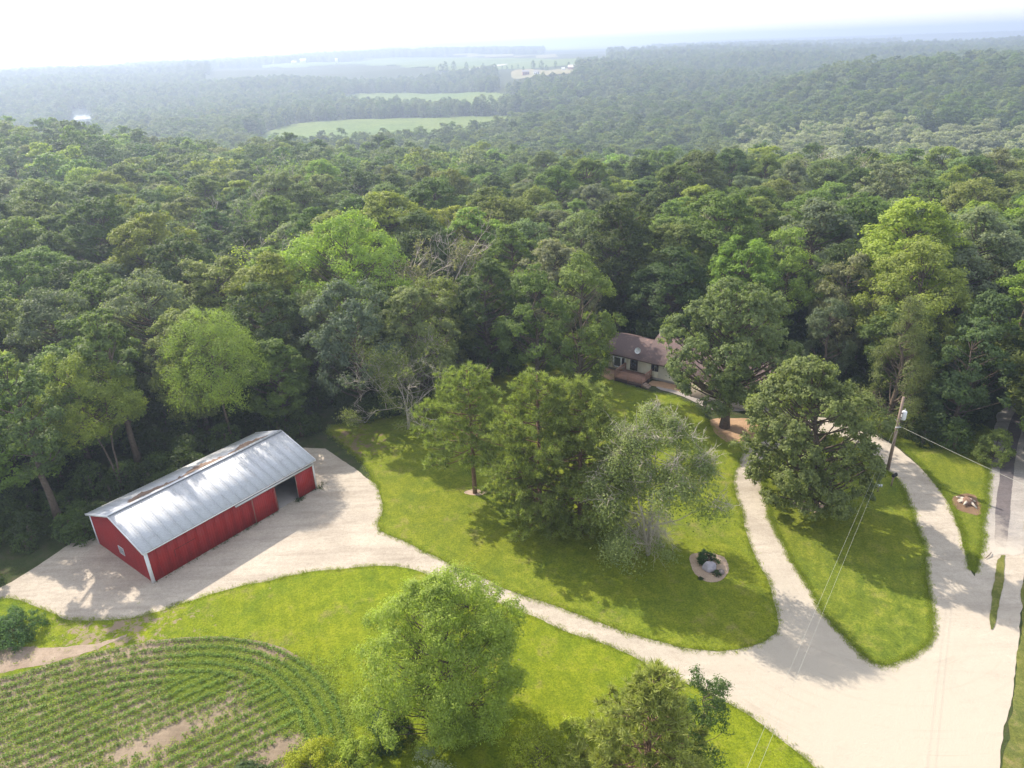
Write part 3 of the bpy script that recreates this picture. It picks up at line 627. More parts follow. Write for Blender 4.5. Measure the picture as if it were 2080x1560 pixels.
# shrubs
def shrub(x, y, h, r_, tint, label, seed, leaf=.12, n=9000, prof='dome', group=None, loose=.2):
    d = broadleaf(seed, h, r_, .02, 34, .36, leaf, n, prof, 12, tr=.05, loose=loose)
    return hero(x, y, d, tint, label, 'shrub', cat='shrub', keep=1.5, group=group)
shrub(*G(1095, 1590), 4.2, 2.3, (.3, .34, .05), 'yellow green bush in the foreground left of the bottom pine', 61)
shrub(*G(1165, 1530), 2.4, 1.5, (.24, .28, .045), 'lower yellow green bush between the round tree and the pine', 62)
shrub(*G(640, 1590), 2.5, 2.1, (.33, .35, .035), 'bright yellow bush at the bottom edge beside the crop rows', 63)
shrub(*G(725, 1560), 1.9, 1.5, (.2, .25, .04), 'small green bush right of the bright yellow bush', 64)
shrub(*G(510, 1600), 1.7, 1.3, (.075, .11, .045), 'dark green bush at the bottom edge of the crop field', 65)
shrub(*G(880, 1660), 3.9, 2.5, (.19, .21, .15), 'silvery grey leaved bush at bottom centre under the round tree', 66, leaf=.11, n=12000)
shrub(*G(790, 1500), 2.2, 1.6, (.06, .095, .035), 'dark bush at the left foot of the round foreground tree', 67)
shrub(*G(35, 1290), 1.8, 2.3, (.075, .13, .045), 'dense dark green bush at the left end of the gravel yard', 68, n=12000)
shrub(*G(-40, 1300), 1.6, 2.0, (.08, .13, .04), 'low green bush at the very left edge below the yard', 69)
shrub(48.6, 62.6, 3.4, 2.0, (.16, .195, .055), 'small bright bush in front of the dark trees by the road', 70, leaf=.17, n=7000)
shrub(*G(2110, 1585), 2.0, 1.0, (.11, .14, .06), 'needle like green bush at the bottom right corner', 71, n=5000)
shrub(*G(1437, 1143), .95, .95, (.045, .085, .03), 'dark evergreen shrub behind the grey boulder', 72, leaf=.09, n=5000)
shrub(*G(1456, 1168), .45, .45, (.05, .085, .035), 'low dark plant in front of the grey boulder', 73, leaf=.07, n=2000)
shrub(*G(1423, 1177), .3, .22, (.05, .08, .03), 'tiny green plant at the lower rim of the oval bed', 74, leaf=.06, n=700)

# ------------------------------------------------------------------ the wood: individual trees, then the rest as stuff
PROTO = []
_specs = [(101, 16.5, 5.2, 'dome', .3), (102, 17.5, 5.0, 'round', .28), (103, 18.0, 4.6, 'oval', .25), (104, 16.0, 5.8, 'dome', .24), (105, 17.0, 4.2, 'vase', .33),
          (106, 15.5, 4.8, 'round', .34), (107, 18.5, 5.4, 'oval', .26), (108, 16.8, 5.4, 'dome', .22), (109, 17.2, 4.6, 'round', .36), (110, 15.8, 4.0, 'oval', .3)]
for sd, h, cr, pf, lb in _specs:
    PROTO.append(tree_meshes('wood_tree', broadleaf(sd, h, cr, .18, int(96 * (.3 / lb) ** 1.2), lb * .95, .27, 34000, pf, 16, limbn=4), M['leaf'], M['bark']))
PROTO.append(tree_meshes('wood_tree', snag(121, 16.5, 5.5, .3, 6000, .34, 5, 3, tr=.22, twigr=.022), M['leaf'], M['twig']))

clear_near = [G(-500, 1330), G(-20, 1195), G(60, 1145)] + [BP(-3.5, BW + 1.5), BP(6, BW + 1.8), BP(BL + 2, BW + 2.6)] + \
    GP((690, 868), (830, 852), (905, 822), (1000, 775), (1130, 722), (1190, 690)) + [np.array(p) for p in [(12.5, 98.5), (24, 94), (34, 86), (39, 78)]] + \
    GP((1700, 815), (1780, 862), (1850, 893), (1950, 930), (2000, 905), (2008, 870), (2035, 805), (2080, 780)) + [np.array(p) for p in [(70, 84), (76, 84), (70, 76), (56, 66), (50.5, 57), (47, 50), (42, 40), (30, 10), (0, -30), (-60, 0)]]
clear_near = np.array([[p[0], p[1]] for p in clear_near])
EDGE_X = np.array([-300, 0, 500, 850, 1200, 1500, 1800, 2080, 2400]); EDGE_D = np.array([430, 420, 350, 320, 312, 285, 275, 265, 265])
def azx(x, y): return 1040 + 1621 * np.tan(np.clip(np.arctan2(x, np.maximum(y, .1)), R(-60), R(60)))
pts = []; grid = {}
def far_enough(x, y, d):
    i, j = int(x // 12), int(y // 12)
    for a in (-1, 0, 1):
        for b in (-1, 0, 1):
            for (u, v) in grid.get((i + a, j + b), ()):
                if (u - x) ** 2 + (v - y) ** 2 < d * d: return False
    return True
for x, y, k in HERO:
    grid.setdefault((int(x // 12), int(y // 12)), []).append((x, y))
rr = np.random.default_rng(77)
for _ in range(26000):
    az = rr.uniform(-50, 50); D = math.sqrt(rr.uniform(55 ** 2, 440 ** 2) if rr.random() < .75 else rr.uniform(55 ** 2, 130 ** 2))
    if abs(az) > 39 and (D > 130 or D * math.cos(R(az)) < 60): continue
    x, y = D * math.sin(R(az)), D * math.cos(R(az))
    X = float(azx(x, y))
    if D > np.interp(X, EDGE_X, EDGE_D): continue
    if y < 52 and x > 0: continue
    if not far_enough(x, y, 7.0 + 2.4 * rr.random() if D > 90 else 5.6): continue
    if inpoly(clear_near, x, y): continue
    bw_, bt_ = np.array([x - BA[0], y - BA[1]]) @ BU, np.array([x - BA[0], y - BA[1]]) @ BNV
    if 9.5 < bw_ < 15.2 and 0 < bt_ < 27: continue
    if any((x - a) ** 2 + (y - b) ** 2 < k * k for a, b, k in HERO): continue
    pts.append((x, y)); grid.setdefault((int(x // 12), int(y // 12)), []).append((x, y))
pts = np.array(pts); Dp = np.hypot(pts[:, 0], pts[:, 1]); o_ = np.argsort(Dp); pts = pts[o_]; Dp = Dp[o_]
px_, py_ = project(pts[:, 0], pts[:, 1], hgt(pts[:, 0], pts[:, 1]) + 14)
TONES = [('dark green', T_DARK, .26), ('mid green', T_MID, .24), ('grey green', T_OAK, .16), ('dull greyish', T_GREY, .1), ('yellow green', T_YEL, .09), ('olive', T_OLIVE, .09), ('fresh green', T_BRIGHT, .06)]
tp = np.array([t[2] for t in TONES]); tp /= tp.sum()
def tone_at(x, y, r):
    k = r.choice(len(TONES), p=tp); n, c, _ = TONES[k]; c = np.array(c) * r.uniform(.72, 1.28) * (1 + r.normal(0, .04, 3)); return n, c
ORD = 'first second third fourth fifth sixth seventh eighth ninth tenth eleventh twelfth thirteenth fourteenth fifteenth sixteenth seventeenth eighteenth nineteenth twentieth'.split()
LAND = [(0, 'left picture edge'), (130, 'gap left of the barn'), (260, 'barn near end'), (400, 'barn middle'), (540, 'barn far end'), (680, 'lime green tree'), (820, 'half dead tree'), (960, 'lone pine'), (1090, 'twin green trees'), (1230, 'house left end'), (1350, 'house chimney'), (1480, 'front oak'), (1610, 'island oak'), (1740, 'small cedar'), (1870, 'utility pole'), (2010, 'shaded road')]
NIND = 262
counts = {}; nind = 0; rest = []
for i, (x, y) in enumerate(pts):
    inview = -60 < px_[i] < 2140
    if nind < NIND and inview:
        nm, c = tone_at(x, y, rr)
        k = rr.integers(0, 10) if rr.random() > .05 else 10
        s = rr.uniform(1.0, 1.5) if Dp[i] > 96 else rr.uniform(.9, 1.1); sz = (.62 * s + .32) * rr.uniform(.8, 1.02)
        if k == 10: nm = 'thin half bare'
        near = max([l for l in LAND if l[0] <= max(px_[i], 0)], key=lambda l: l[0])[1]
        counts[near] = counts.get(near, 0) + 1; q = counts[near]
        word = ORD[q - 1] if q <= 20 else 'twenty-' + ORD[q - 21]
        size = 'tall' if sz > 1.06 else ('small' if sz < .82 else ('broad' if s > 1.25 else 'medium'))
        pre = 'beside' if 'edge' in near or 'road' in near or 'gap' in near else 'behind'
        lab = f'{size} {nm} tree, {word} back {pre} the {near}'
        place_tree(PROTO[k], x, y, float(hgt(x, y)) - .1, rr.uniform(0, 6.28), s, c, 'woodland_tree', lab, 'tree', 'trees of the wood behind the lawn', sz)
        nind += 1
    elif Dp[i] < 90 or inview or -250 < px_[i] < 2330: rest.append((x, y))

# geometry-node scatter for what nobody could count
def gn_scatter(name, protos, P, rot, scale, idx, tint, label, cat=None):
    pc = bpy.data.collections.new(name + '_kinds')
    for k, me in enumerate(protos):
        pc.objects.link(bpy.data.objects.new(f'{name}_kind_{k:02d}', me))
    me = bpy.data.meshes.new(name); n = len(P)
    me.vertices.add(n); me.vertices.foreach_set('co', np.asarray(P, np.float32).ravel())
    def at(nm, ty, arr, key):
        a = me.attributes.new(nm, ty, 'POINT'); a.data.foreach_set(key, np.ascontiguousarray(arr).ravel())
    at('rot', 'FLOAT_VECTOR', np.asarray(rot, np.float32), 'vector'); at('scl', 'FLOAT_VECTOR', np.asarray(scale, np.float32), 'vector')
    at('kind_index', 'INT', np.asarray(idx, np.int32), 'value')
    if tint is not None: at('tint', 'FLOAT_VECTOR', np.asarray(tint, np.float32), 'vector')
    ng = bpy.data.node_groups.new(name + '_nodes', 'GeometryNodeTree')
    ng.interface.new_socket('Geometry', in_out='INPUT', socket_type='NodeSocketGeometry'); ng.interface.new_socket('Geometry', in_out='OUTPUT', socket_type='NodeSocketGeometry')
    gi = ng.nodes.new('NodeGroupInput'); go = ng.nodes.new('NodeGroupOutput'); ip = ng.nodes.new('GeometryNodeInstanceOnPoints')
    ci = ng.nodes.new('GeometryNodeCollectionInfo'); ci.inputs['Collection'].default_value = pc; ci.inputs['Separate Children'].default_value = True; ci.inputs['Reset Children'].default_value = True
    def na(nm, ty):
        q = ng.nodes.new('GeometryNodeInputNamedAttribute'); q.data_type = ty; q.inputs['Name'].default_value = nm; return q.outputs['Attribute']
    L = ng.links.new
    L(gi.outputs[0], ip.inputs['Points']); L(ci.outputs[0], ip.inputs['Instance']); ip.inputs['Pick Instance'].default_value = True
    L(na('kind_index', 'INT'), ip.inputs['Instance Index']); L(na('scl', 'FLOAT_VECTOR'), ip.inputs['Scale'])
    er = ng.nodes.new('FunctionNodeEulerToRotation'); L(na('rot', 'FLOAT_VECTOR'), er.inputs[0]); L(er.outputs[0], ip.inputs['Rotation'])
    L(ip.outputs[0], go.inputs[0])
    o = link(name, me); md = o.modifiers.new('scatter', 'NODES'); md.node_group = ng
    tag(o, label, cat, kind='stuff'); return o
def join_tree(ms):                            # a trunk and its crown as one scatter kind
    V = []; F = {}; fm = []; n = 0; mats = []
    for mi, me in enumerate([m for m in ms if m]):
        v = np.zeros(len(me.vertices) * 3, np.float32); me.vertices.foreach_get('co', v); V.append(v.reshape(-1, 3))
        ls = np.zeros(len(me.polygons), np.int32); me.polygons.foreach_get('loop_total', ls)
        vi = np.zeros(len(me.loops), np.int32); me.loops.foreach_get('vertex_index', vi); st = np.zeros(len(me.polygons), np.int32); me.polygons.foreach_get('loop_start', st)
        for k in np.unique(ls):
            s = st[ls == k]; F.setdefault(int(k), []).append((vi[s[:, None] + np.arange(k)] + n, mi))
        n += len(v) // 3; mats.append(me.materials[0])
    FF = []; 
    for k, lst in F.items():
        for f, mi in lst: FF.append(f); fm.append(np.full(len(f), mi))
    return mesh_np('kind', np.concatenate(V), FF, mats=mats, fmat=np.concatenate(fm))
def lod(seed, h, cr, prof, lb, leaf, n):
    d = broadleaf(seed, h, cr, .04, int(56 * (.3 / lb)), lb * 1.15, leaf, n, prof, 9, limbn=3)
    mb = MB(); mb.tube([(0, 0, -1), (0, 0, h * .6)], [.3, .12], 5)
    c = mesh_np('c', d[1][0], [d[1][1]], M['leaf']); t = mb.mesh('t', M['bark'])
    j = join_tree((t, c)); bpy.data.meshes.remove(c); bpy.data.meshes.remove(t); return j
MIDK = [lod(200 + k, h, cr, pf, lb, .55, 5200) for k, (sd, h, cr, pf, lb) in enumerate(_specs[:8])]
FARK = [lod(230 + k, h, cr, pf, lb * 1.15, 1.05, 1700) for k, (sd, h, cr, pf, lb) in enumerate(_specs[:6])]
rest = np.array(rest); n = len(rest); near_rest = np.hypot(rest[:, 0], rest[:, 1]) < 175
tones = np.array([tone_at(0, 0, rr)[1] for _ in range(n)]); s = rr.uniform(1.0, 1.5, n)
kinds = [join_tree(p) for p in PROTO[:6]] + MIDK
idx = np.where(near_rest, rr.integers(0, 6, n), 6 + rr.integers(0, 8, n))
gn_scatter('woodland', kinds, np.stack([rest[:, 0], rest[:, 1], hgt(rest[:, 0], rest[:, 1]) - .1], 1), np.stack([np.zeros(n), np.zeros(n), rr.uniform(0, 6.28, n)], 1),
           np.stack([s, s, (.62 * s + .32) * rr.uniform(.8, 1.02, n)], 1), idx, tones, 'dense summer wood rolling away behind the nearer trees', None)

# valley and hill forest
def forest(name, D0, D1, sp, protos, label, extra=None, smin=.8, smax=1.2, seed=5):
    r = np.random.default_rng(seed); P = []
    area = R(84) / 2 * (D1 ** 2 - D0 ** 2); n = int(area / (sp * sp) * 1.0)
    az = r.uniform(-42, 42, n); D = np.sqrt(r.uniform(D0 ** 2, D1 ** 2, n)); x = D * np.sin(np.radians(az)); y = D * np.cos(np.radians(az)); X = azx(x, y)
    keep = D > np.interp(X, EDGE_X, EDGE_D)
    for c in CLEAR: keep &= ~inpoly(c, x, y)
    if extra is not None: keep &= extra(x, y, X, D, r)
    x, y, D, X = x[keep], y[keep], D[keep], X[keep]; m = len(x)
    s = r.uniform(smin, smax, m)
    pal = np.array([T_DARK, T_MID, T_OAK, T_OAK, T_GREY, T_OLIVE, T_MID, T_BLUE]); t = pal[r.integers(0, len(pal), m)] * r.uniform(.85, 1.2, (m, 1))
    # pale willows and cottonwoods along the valley foot on the right
    pale = (X > 1550) & (D > 330) & (D < 520) & (r.random(m) < .6); t[pale] = np.array((.34, .36, .24)) * r.uniform(.85, 1.15, (pale.sum(), 1)); s[pale] *= 1.15
    gn_scatter(name, protos, np.stack([x, y, hgt(x, y) - .3], 1), np.stack([np.zeros(m), np.zeros(m), r.uniform(0, 6.28, m)], 1), np.stack([s * 1.12, s * 1.12, (.6 * s + .38) * r.uniform(.8, 1.1, m)], 1), r.integers(0, len(protos), m), t, label)
    return m
nA = forest('valley_forest', 262, 800, 7.8, MIDK, 'hazy forest covering the valley floor and lower slopes', seed=5, smin=.9, smax=1.4)
nB = forest('hill_forest', 800, 1750, 9.5, FARK, 'bluish forest covering the far hillsides', seed=6, smin=.75, smax=1.15,
            extra=lambda x, y, X, D, r: ~((D > 1470) & (X > 430) & (X < 1260)) & ~((D > 1060) & (D < 1500) & (X > 1030) & (X < 1195)))
def rows_far(x, y, X, D, r):
    f = np.sin(x / 310 + 2 * np.sin(y / 700)) + np.sin(y / 420 + x / 900)
    hill = (D > 2650) & (D < 3700) & (X > 700) & (X < 1130)
    left = (X < 450) & (D < 3000)
    mid = (X > 430) & (X < 760) & (D > 2250) & (D < 3100)
    right = (D < 2300) & (X > 1260)
    return hill | left | mid | right | ((f > 1.05) & ~((X > 430) & (X < 1260) & (D < 2300)))
nC = forest('distant_forest', 1750, 7000, 19, FARK[:3], 'faint blue woods and tree lines on the far uplands', seed=8, smin=1.0, smax=1.4, extra=rows_far)
print('individual', nind, 'rest', len(rest), 'valley', nA, 'hill', nB, 'far', nC)

# understorey along the wood's edge and on the dark floor
r2 = np.random.default_rng(31); Pu = []
while len(Pu) < 1500:
    az = r2.uniform(-50, 50); D = math.sqrt(r2.uniform(50 ** 2, 118 ** 2)); x, y = D * math.sin(R(az)), D * math.cos(R(az))
    if inpoly(clear_near, x, y) or (y < 52 and x > 0): continue
    Pu.append((x, y, 0))
Pu = np.array(Pu); n = len(Pu)
UK = [lod(300 + k, 2.6, 1.6, 'dome', .34, .2, 1500) for k in range(3)]
gn_scatter('undergrowth', UK, Pu, np.stack([np.zeros(n), np.zeros(n), r2.uniform(0, 6, n)], 1), np.repeat(r2.uniform(.35, 1.25, (n, 1)), 3, 1), r2.integers(0, 3, n),
           np.array((.07, .105, .03)) * r2.uniform(.6, 1.5, (n, 1)), 'dark brambles and saplings under the edge of the wood')

# ------------------------------------------------------------------ crop rows, weeds, edge tufts
def tuft_mesh(seed, n=14, h=.3, w=.22, leaf=.1, mat=None):
    r = np.random.default_rng(seed); P = np.stack([r.normal(0, w * .5, n), r.normal(0, w * .5, n), r.uniform(.05, h, n)], 1)
    V, F = leaves(P, np.stack([r.normal(0, .5, n), r.normal(0, .5, n), np.ones(n)], 1), leaf, r, .7)
    return mesh_np('tuft', V, [F], mat or M['leaf'])
def blades_mesh(seed, n=16, h=.16, w=.14):
    r = np.random.default_rng(seed); B = np.stack([r.normal(0, w, n), r.normal(0, w, n), np.zeros(n)], 1)
    d = unit(np.stack([r.normal(0, .5, n), r.normal(0, .5, n), np.ones(n)], 1)); s = unit(np.cross(d, r.normal(size=(n, 3)))) * .014
    V = np.stack([B - s, B + s, B + d * h * r.uniform(.5, 1.2, (n, 1))], 1).reshape(-1, 3)
    return mesh_np('blades', V, [np.arange(3 * n).reshape(-1, 3)], M['leaf'])
rc = np.random.default_rng(41)
inner = GP((-500, 1560), (-200, 1500), (0, 1455), (150, 1425), (300, 1395), (420, 1372), (500, 1380), (560, 1400), (600, 1440), (600, 1600), (560, 1900), (-500, 1900))
CP = []
rowdir = unit(G(303, 1410) - G(0, 1538)); rowperp = np.array([-rowdir[1], rowdir[0]])
o0 = G(150, 1500); inr = np.array([[p[0], p[1]] for p in inner])
for k in range(-40, 40):
    base = o0 + rowperp * k * .78
    for u in np.arange(-30, 30, .12): 
        q = base + rowdir * u + rc.normal(0, .035, 2)
        CP.append((q[0], q[1], 0))
CP = np.array(CP); CP = CP[inpoly(inr, CP[:, 0], CP[:, 1])]
outer = np.array(field_px[:13]); o2 = outer.copy()
for _ in range(2):
    Q = o2; o2 = np.concatenate([[Q[0]], np.stack([.75 * Q[:-1] + .25 * Q[1:], .25 * Q[:-1] + .75 * Q[1:]], 1).reshape(-1, 2), [Q[-1]]])
seg = np.linalg.norm(np.diff(o2, axis=0), axis=1); cum = np.concatenate([[0], np.cumsum(seg)])
uu = np.arange(0, cum[-1], .12); C0 = np.stack([np.interp(uu, cum, o2[:, 0]), np.interp(uu, cum, o2[:, 1])], 1)
Tn = unit(np.gradient(C0, axis=0)); Nn = np.stack([Tn[:, 1], -Tn[:, 0]], 1)
for _ in range(30): Nn = unit((Nn + np.roll(Nn, 1, 0) + np.roll(Nn, -1, 0)))
HP = []
for k in range(6):
    q = C0 + Nn * (.35 + k * .78) + rc.normal(0, .05, C0.shape); q = q[~inpoly(inr, q[:, 0], q[:, 1])]
    HP.append(np.concatenate([q, np.zeros((len(q), 1))], 1))
HP = np.concatenate(HP); ALL = np.concatenate([CP, HP])
inF = inpoly(np.array(FIELD), ALL[:, 0], ALL[:, 1]); ALL = ALL[inF]
bx, by = ALL[:, 0], ALL[:, 1]
def blob(c, rx, ry, x=None, y=None):
    g_ = G(*c); x = bx if x is None else x; y = by if y is None else y
    d = np.stack([x - g_[0], y - g_[1]], -1); return np.exp(-((d @ rowdir) / rx) ** 2 - ((d @ rowperp) / ry) ** 2)
pk = .97 - .95 * blob((330, 1500), 3.4, 1.1) - .9 * blob((570, 1520), 1.6, .8) - .5 * blob((200, 1345), 4, .5)
kp = rc.random(len(ALL)) < pk; ALL = ALL[kp]; n = len(ALL)
ALL[:, 2] = .07
CK = [tuft_mesh(400 + k, 16, .24, .15, .1) for k in range(4)]
sc = rc.uniform(.75, 1.25, (n, 1))
gn_scatter('crop_rows', CK, ALL, np.stack([np.zeros(n), np.zeros(n), rc.uniform(0, 6, n)], 1), np.repeat(sc, 3, 1), rc.integers(0, 4, n), np.array((.18, .27, .055)) * rc.uniform(.75, 1.3, (n, 1)), 'curving rows of low green crop plants')
# weeds between rows: bright low cover in the headland bend
W = []
for c, rad, m in [((430, 1345), 3.6, 2600), ((400, 1395), 2.2, 2200), ((600, 1385), 3.4, 4200), ((665, 1450), 3.2, 5200), ((690, 1540), 2.6, 3000), ((200, 1400), 6, 500), ((50, 1480), 7, 700), ((450, 1500), 5, 900), ((100, 1450), 9, 2200), ((250, 1540), 7, 900)]:
    g_ = G(*c); W.append(np.stack([g_[0] + rc.normal(0, rad * .5, m), g_[1] + rc.normal(0, rad * .32, m)], 1))
W = np.concatenate(W); outer_w = np.array([[p[0], p[1]] for p in field_px])
W = W[inpoly(outer_w, W[:, 0], W[:, 1]) | (rc.random(len(W)) < .25)]
bare = blob((330, 1500), 3.2, 1.0, W[:, 0], W[:, 1]) + blob((570, 1520), 1.4, .7, W[:, 0], W[:, 1])
W = W[rc.random(len(W)) > bare * 1.3]; n = len(W)
WK = [tuft_mesh(420 + k, 9, .1, .22, .085) for k in range(3)]
gn_scatter('field_weeds', WK, np.concatenate([W, np.full((n, 1), .07)], 1), np.stack([np.zeros(n), np.zeros(n), rc.uniform(0, 6, n)], 1), np.repeat(rc.uniform(.6, 1.3, (n, 1)), 3, 1), rc.integers(0, 3, n), np.array((.25, .32, .035)) * rc.uniform(.75, 1.25, (n, 1)), 'bright green weeds spreading between the crop rows')
# grass tufts fraying the lawn edges and dotting the lawns
E = []
for Pg in (LAWN1, LAWN2, LAWN3, LAWN4):
    Pg = np.array(Pg); m = 1300; k = rc.integers(0, len(Pg), m * 3); q = Pg[k] + rc.normal(0, .14, (m * 3, 2)); E.append(q[np.hypot(q[:, 0], q[:, 1]) < 110])
E = np.concatenate(E); n = len(E)
GK = [blades_mesh(440 + k) for k in range(3)]
gn_scatter('grass_tufts', GK, np.concatenate([E, np.full((n, 1), .04)], 1), np.stack([np.zeros(n), np.zeros(n), rc.uniform(0, 6, n)], 1), np.repeat(rc.uniform(.4, 1.15, (n, 1)), 3, 1), rc.integers(0, 3, n), np.array((.25, .3, .05)) * rc.uniform(.7, 1.3, (n, 1)), 'ragged grass tufts along the lawn edges')

# ------------------------------------------------------------------ red barn
def panel_mat(name, col, rough, metal=0.0, spec=.4, streak=None, grime=(.1, .06, .05), ga=.25):
    m, nt, b, o = nodes(name); v = objc(nt); p = pos(nt)
    n = noise(nt, stretch(nt, v, 6, 6, .5), 1.0, 4); n2 = noise(nt, p, 1.2, 5, .7)
    c = mixc(nt, fmap(nt, n, .3, .7), tuple(x * .86 for x in col), tuple(min(1, x * 1.1) for x in col))
    c = mixc(nt, fmap(nt, n2, .55, .75, 0, ga), c, grime)
    if streak: c = mixc(nt, fmap(nt, noise(nt, stretch(nt, p, 1, 1, 1), 2.3, 6, .8), .55, .62, 0, streak[1]), c, streak[0])
    nt.links.new(c, b.inputs['Base Color']); b.inputs['Roughness'].default_value = rough; b.inputs['Metallic'].default_value = metal; b.inputs['Specular IOR Level'].default_value = spec
    return m
M['red'] = panel_mat('red_siding', (.34, .022, .022), .5, spec=.35)
M['steel'] = panel_mat('galvanized_roof', (.54, .55, .57), .5, 0.0, spec=.3, grime=(.33, .32, .32), ga=.5)
M['rust'] = panel_mat('leaf_litter', (.2, .135, .1), .95, grime=(.1, .07, .05))
M['white'] = plain('white_trim', (.76, .76, .78), .5, .04)
M['dark'] = plain('dark_interior', (.03, .028, .026), .9, .2)
M['rail'] = plain('galvanized_rail', (.62, .63, .65), .4, .08, metal=.3)
M['glass'] = plain('window_glass', (.03, .035, .04), .08, .1, spec=.8)
M['wood_l'] = plain('weathered_lumber', (.3, .22, .17), .85, .2, 2)
barn = empty('red_barn', (BA[0], BA[1], .03), BROT)
tag(barn, 'long red metal sided barn with pale ribbed roof on the gravel yard', 'barn')
EH, RH, OH = 3.3, 5.0, .25
def ribbed(w, h, rib=.23, d=.03, t=.02, flip=False):
    mb = MB(); mb.box(0, w, 0, t, 0, h)
    for k in range(max(1, int(round(w / rib)))): x = (k + .5) * w / max(1, int(round(w / rib))); mb.box(x - .022, x + .022, -d, 0, 0, h)
    return mb
# front wall panels (y=0 plane, facing -y)
DO0, DO1 = 12.55, 15.05
npn = 19; pw = BL / npn
shared = {}
def wall_panel(x0, x1, z0, z1, name='siding_panel', mat='red', face=-1, y=0.0, parent=barn):
    key = (round(x1 - x0, 3), round(z1 - z0, 3), mat)
    if key not in shared: shared[key] = ribbed(x1 - x0 - .012, z1 - z0).mesh(name, M[mat])
    o = link(name, shared[key], parent); 
    if face == -1: o.location = (x0 + .006, y, z0)
    else: o.location = (x1 - .006, y, z0); o.rotation_euler = (0, 0, math.pi)
    return o
for k in range(npn):
    x0, x1 = k * pw, (k + 1) * pw
    if x1 <= DO0 + .3: wall_panel(x0, x1, 0, EH)
    elif x0 >= DO1 - .35: wall_panel(x0, x1, 0, EH)
    else: wall_panel(x0, x1, 2.75, EH)
    wall_panel(x0, x1, 0, EH, face=1, y=BW)
# end walls: pentagon panels
def gable_panel(xw, y0, y1, sgn):
    h = lambda y: EH + (RH - EH) * (1 - abs(y - BW / 2) / (BW / 2)) - .02
    ys = [y0 + .006] + ([BW / 2] if y0 < BW / 2 < y1 else []) + [y1 - .006]
    t = .02; mb = MB(); V = []; n = len(ys)
    for x in (xw, xw + t * -sgn):
        for y in ys: V.append((x, y, 0))
        for y in ys: V.append((x, y, h(y)))
    F = []
    for s_ in (0, 1):
        o_ = s_ * 2 * n
        for i in range(n - 1): F.append([o_ + i, o_ + i + 1, o_ + n + i + 1, o_ + n + i])
    o_ = 2 * n
    for i in range(n - 1): F.append([n + i, n + i + 1, o_ + n + i + 1, o_ + n + i]); F.append([i, i + 1, o_ + i + 1, o_ + i])
    F.append([0, n, o_ + n, o_]); F.append([n - 1, 2 * n - 1, o_ + 2 * n - 1, o_ + n - 1])
    mb.add(V, F)
    for k in range(4):
        y = y0 + (k + .5) * (y1 - y0) / 4; mb.box(min(xw, xw + sgn * .03), max(xw, xw + sgn * .03), y - .022, y + .022, 0, h(y) - .05)
    mb.build('siding_panel', M['red'], barn)
for k in range(10):
    gable_panel(.0, k * BW / 10, (k + 1) * BW / 10, -1)
    gable_panel(BL, k * BW / 10, (k + 1) * BW / 10, 1)
# roof panels: long axis down the slope
sl = math.hypot(BW / 2 + OH, (RH - EH) * (BW / 2 + OH) / (BW / 2)); pitch = math.atan2(RH - EH, BW / 2)
rp = MB(); rp.box(0, pw * 1.03 - .01, 0, sl, 0, .025)
for k in range(4): x = (k + .5) * pw * 1.03 / 4; rp.box(x - .022, x + .022, 0, sl, .025, .045)
rpm = rp.mesh('roof_panel', M['steel'])
x0r = -OH; pw2 = pw * 1.03
for k in range(npn):
    o = link('roof_panel', rpm, barn, (x0r + k * pw2, BW / 2, RH + .03)); o.rotation_euler = (-pitch, 0, 0); o.location = (x0r + k * pw2, BW / 2, RH + .04)
    o.rotation_euler = (pitch, 0, 0); o.scale = (1, -1, 1)
    o2_ = link('roof_panel', rpm, barn, (x0r + k * pw2, BW / 2, RH + .04)); o2_.rotation_euler = (-pitch, 0, 0)
MB().box(x0r, x0r + npn * pw2, BW / 2 - .16, BW / 2 + .16, RH + .085, RH + .12).build('ridge_cap', M['rail'], barn)
# leaf litter strip on the back slope, lying in ragged drifts
lm = MB(); rl = np.random.default_rng(9)
for k in range(46):
    u = 2.0 + k * .31; c = .9 + .55 * math.sin(k * .35) + rl.normal(0, .12); w = .35 + .3 * rl.random() + .25 * math.sin(k * .2) ** 2
    z = lambda d: RH + .115 - math.tan(pitch) * d
    d0, d1 = max(.25, c - w), c + w
    lm.add([(u, BW / 2 + d0, z(d0)), (u + .33, BW / 2 + d0 + rl.normal(0, .08), z(d0)), (u + .33, BW / 2 + d1 + rl.normal(0, .1), z(d1)), (u, BW / 2 + d1, z(d1)), (u + .16, BW / 2 + c, z(c) + .05)], [[0, 1, 4], [1, 2, 4], [2, 3, 4], [3, 0, 4]])
o = lm.build('leaf_litter', M['rust'], barn); o['kind'] = 'stuff'
# trims
for x, y in ((0, 0), (BL, 0), (0, BW), (BL, BW)):
    sx = -1 if x == 0 else 1; sy = -1 if y == 0 else 1
    mb = MB(); mb.box(min(x + sx * .035, x - sx * .16), max(x + sx * .035, x - sx * .16), min(y + sy * .035, y + sy * .07), max(y + sy * .035, y + sy * .07), 0, EH - .02)
    mb.box(min(x + sx * .035, x + sx * .07), max(x + sx * .035, x + sx * .07), min(y + sy * .07, y - sy * .16), max(y + sy * .07, y - sy * .16), 0, EH - .02)
    mb.build('corner_trim', M['white'], barn)
for x in (x0r - .02, x0r + npn * pw2):
    for sg in (-1, 1):
        a = (x + .01, BW / 2, RH + .01); b = (x + .01, BW / 2 + sg * (BW / 2 + OH), RH + .01 - math.tan(pitch) * (BW / 2 + OH))
        MB().bar(a, b, .05, .2).build('rake_trim', M['white'], barn)
for y, sy in ((-OH, -1), (BW + OH, 1)):
    z = RH - math.tan(pitch) * (BW / 2 + OH); MB().box(x0r, x0r + npn * pw2, min(y, y + sy * .04), max(y, y + sy * .04), z - .1, z + .02).build('eave_trim', M['white'], barn)
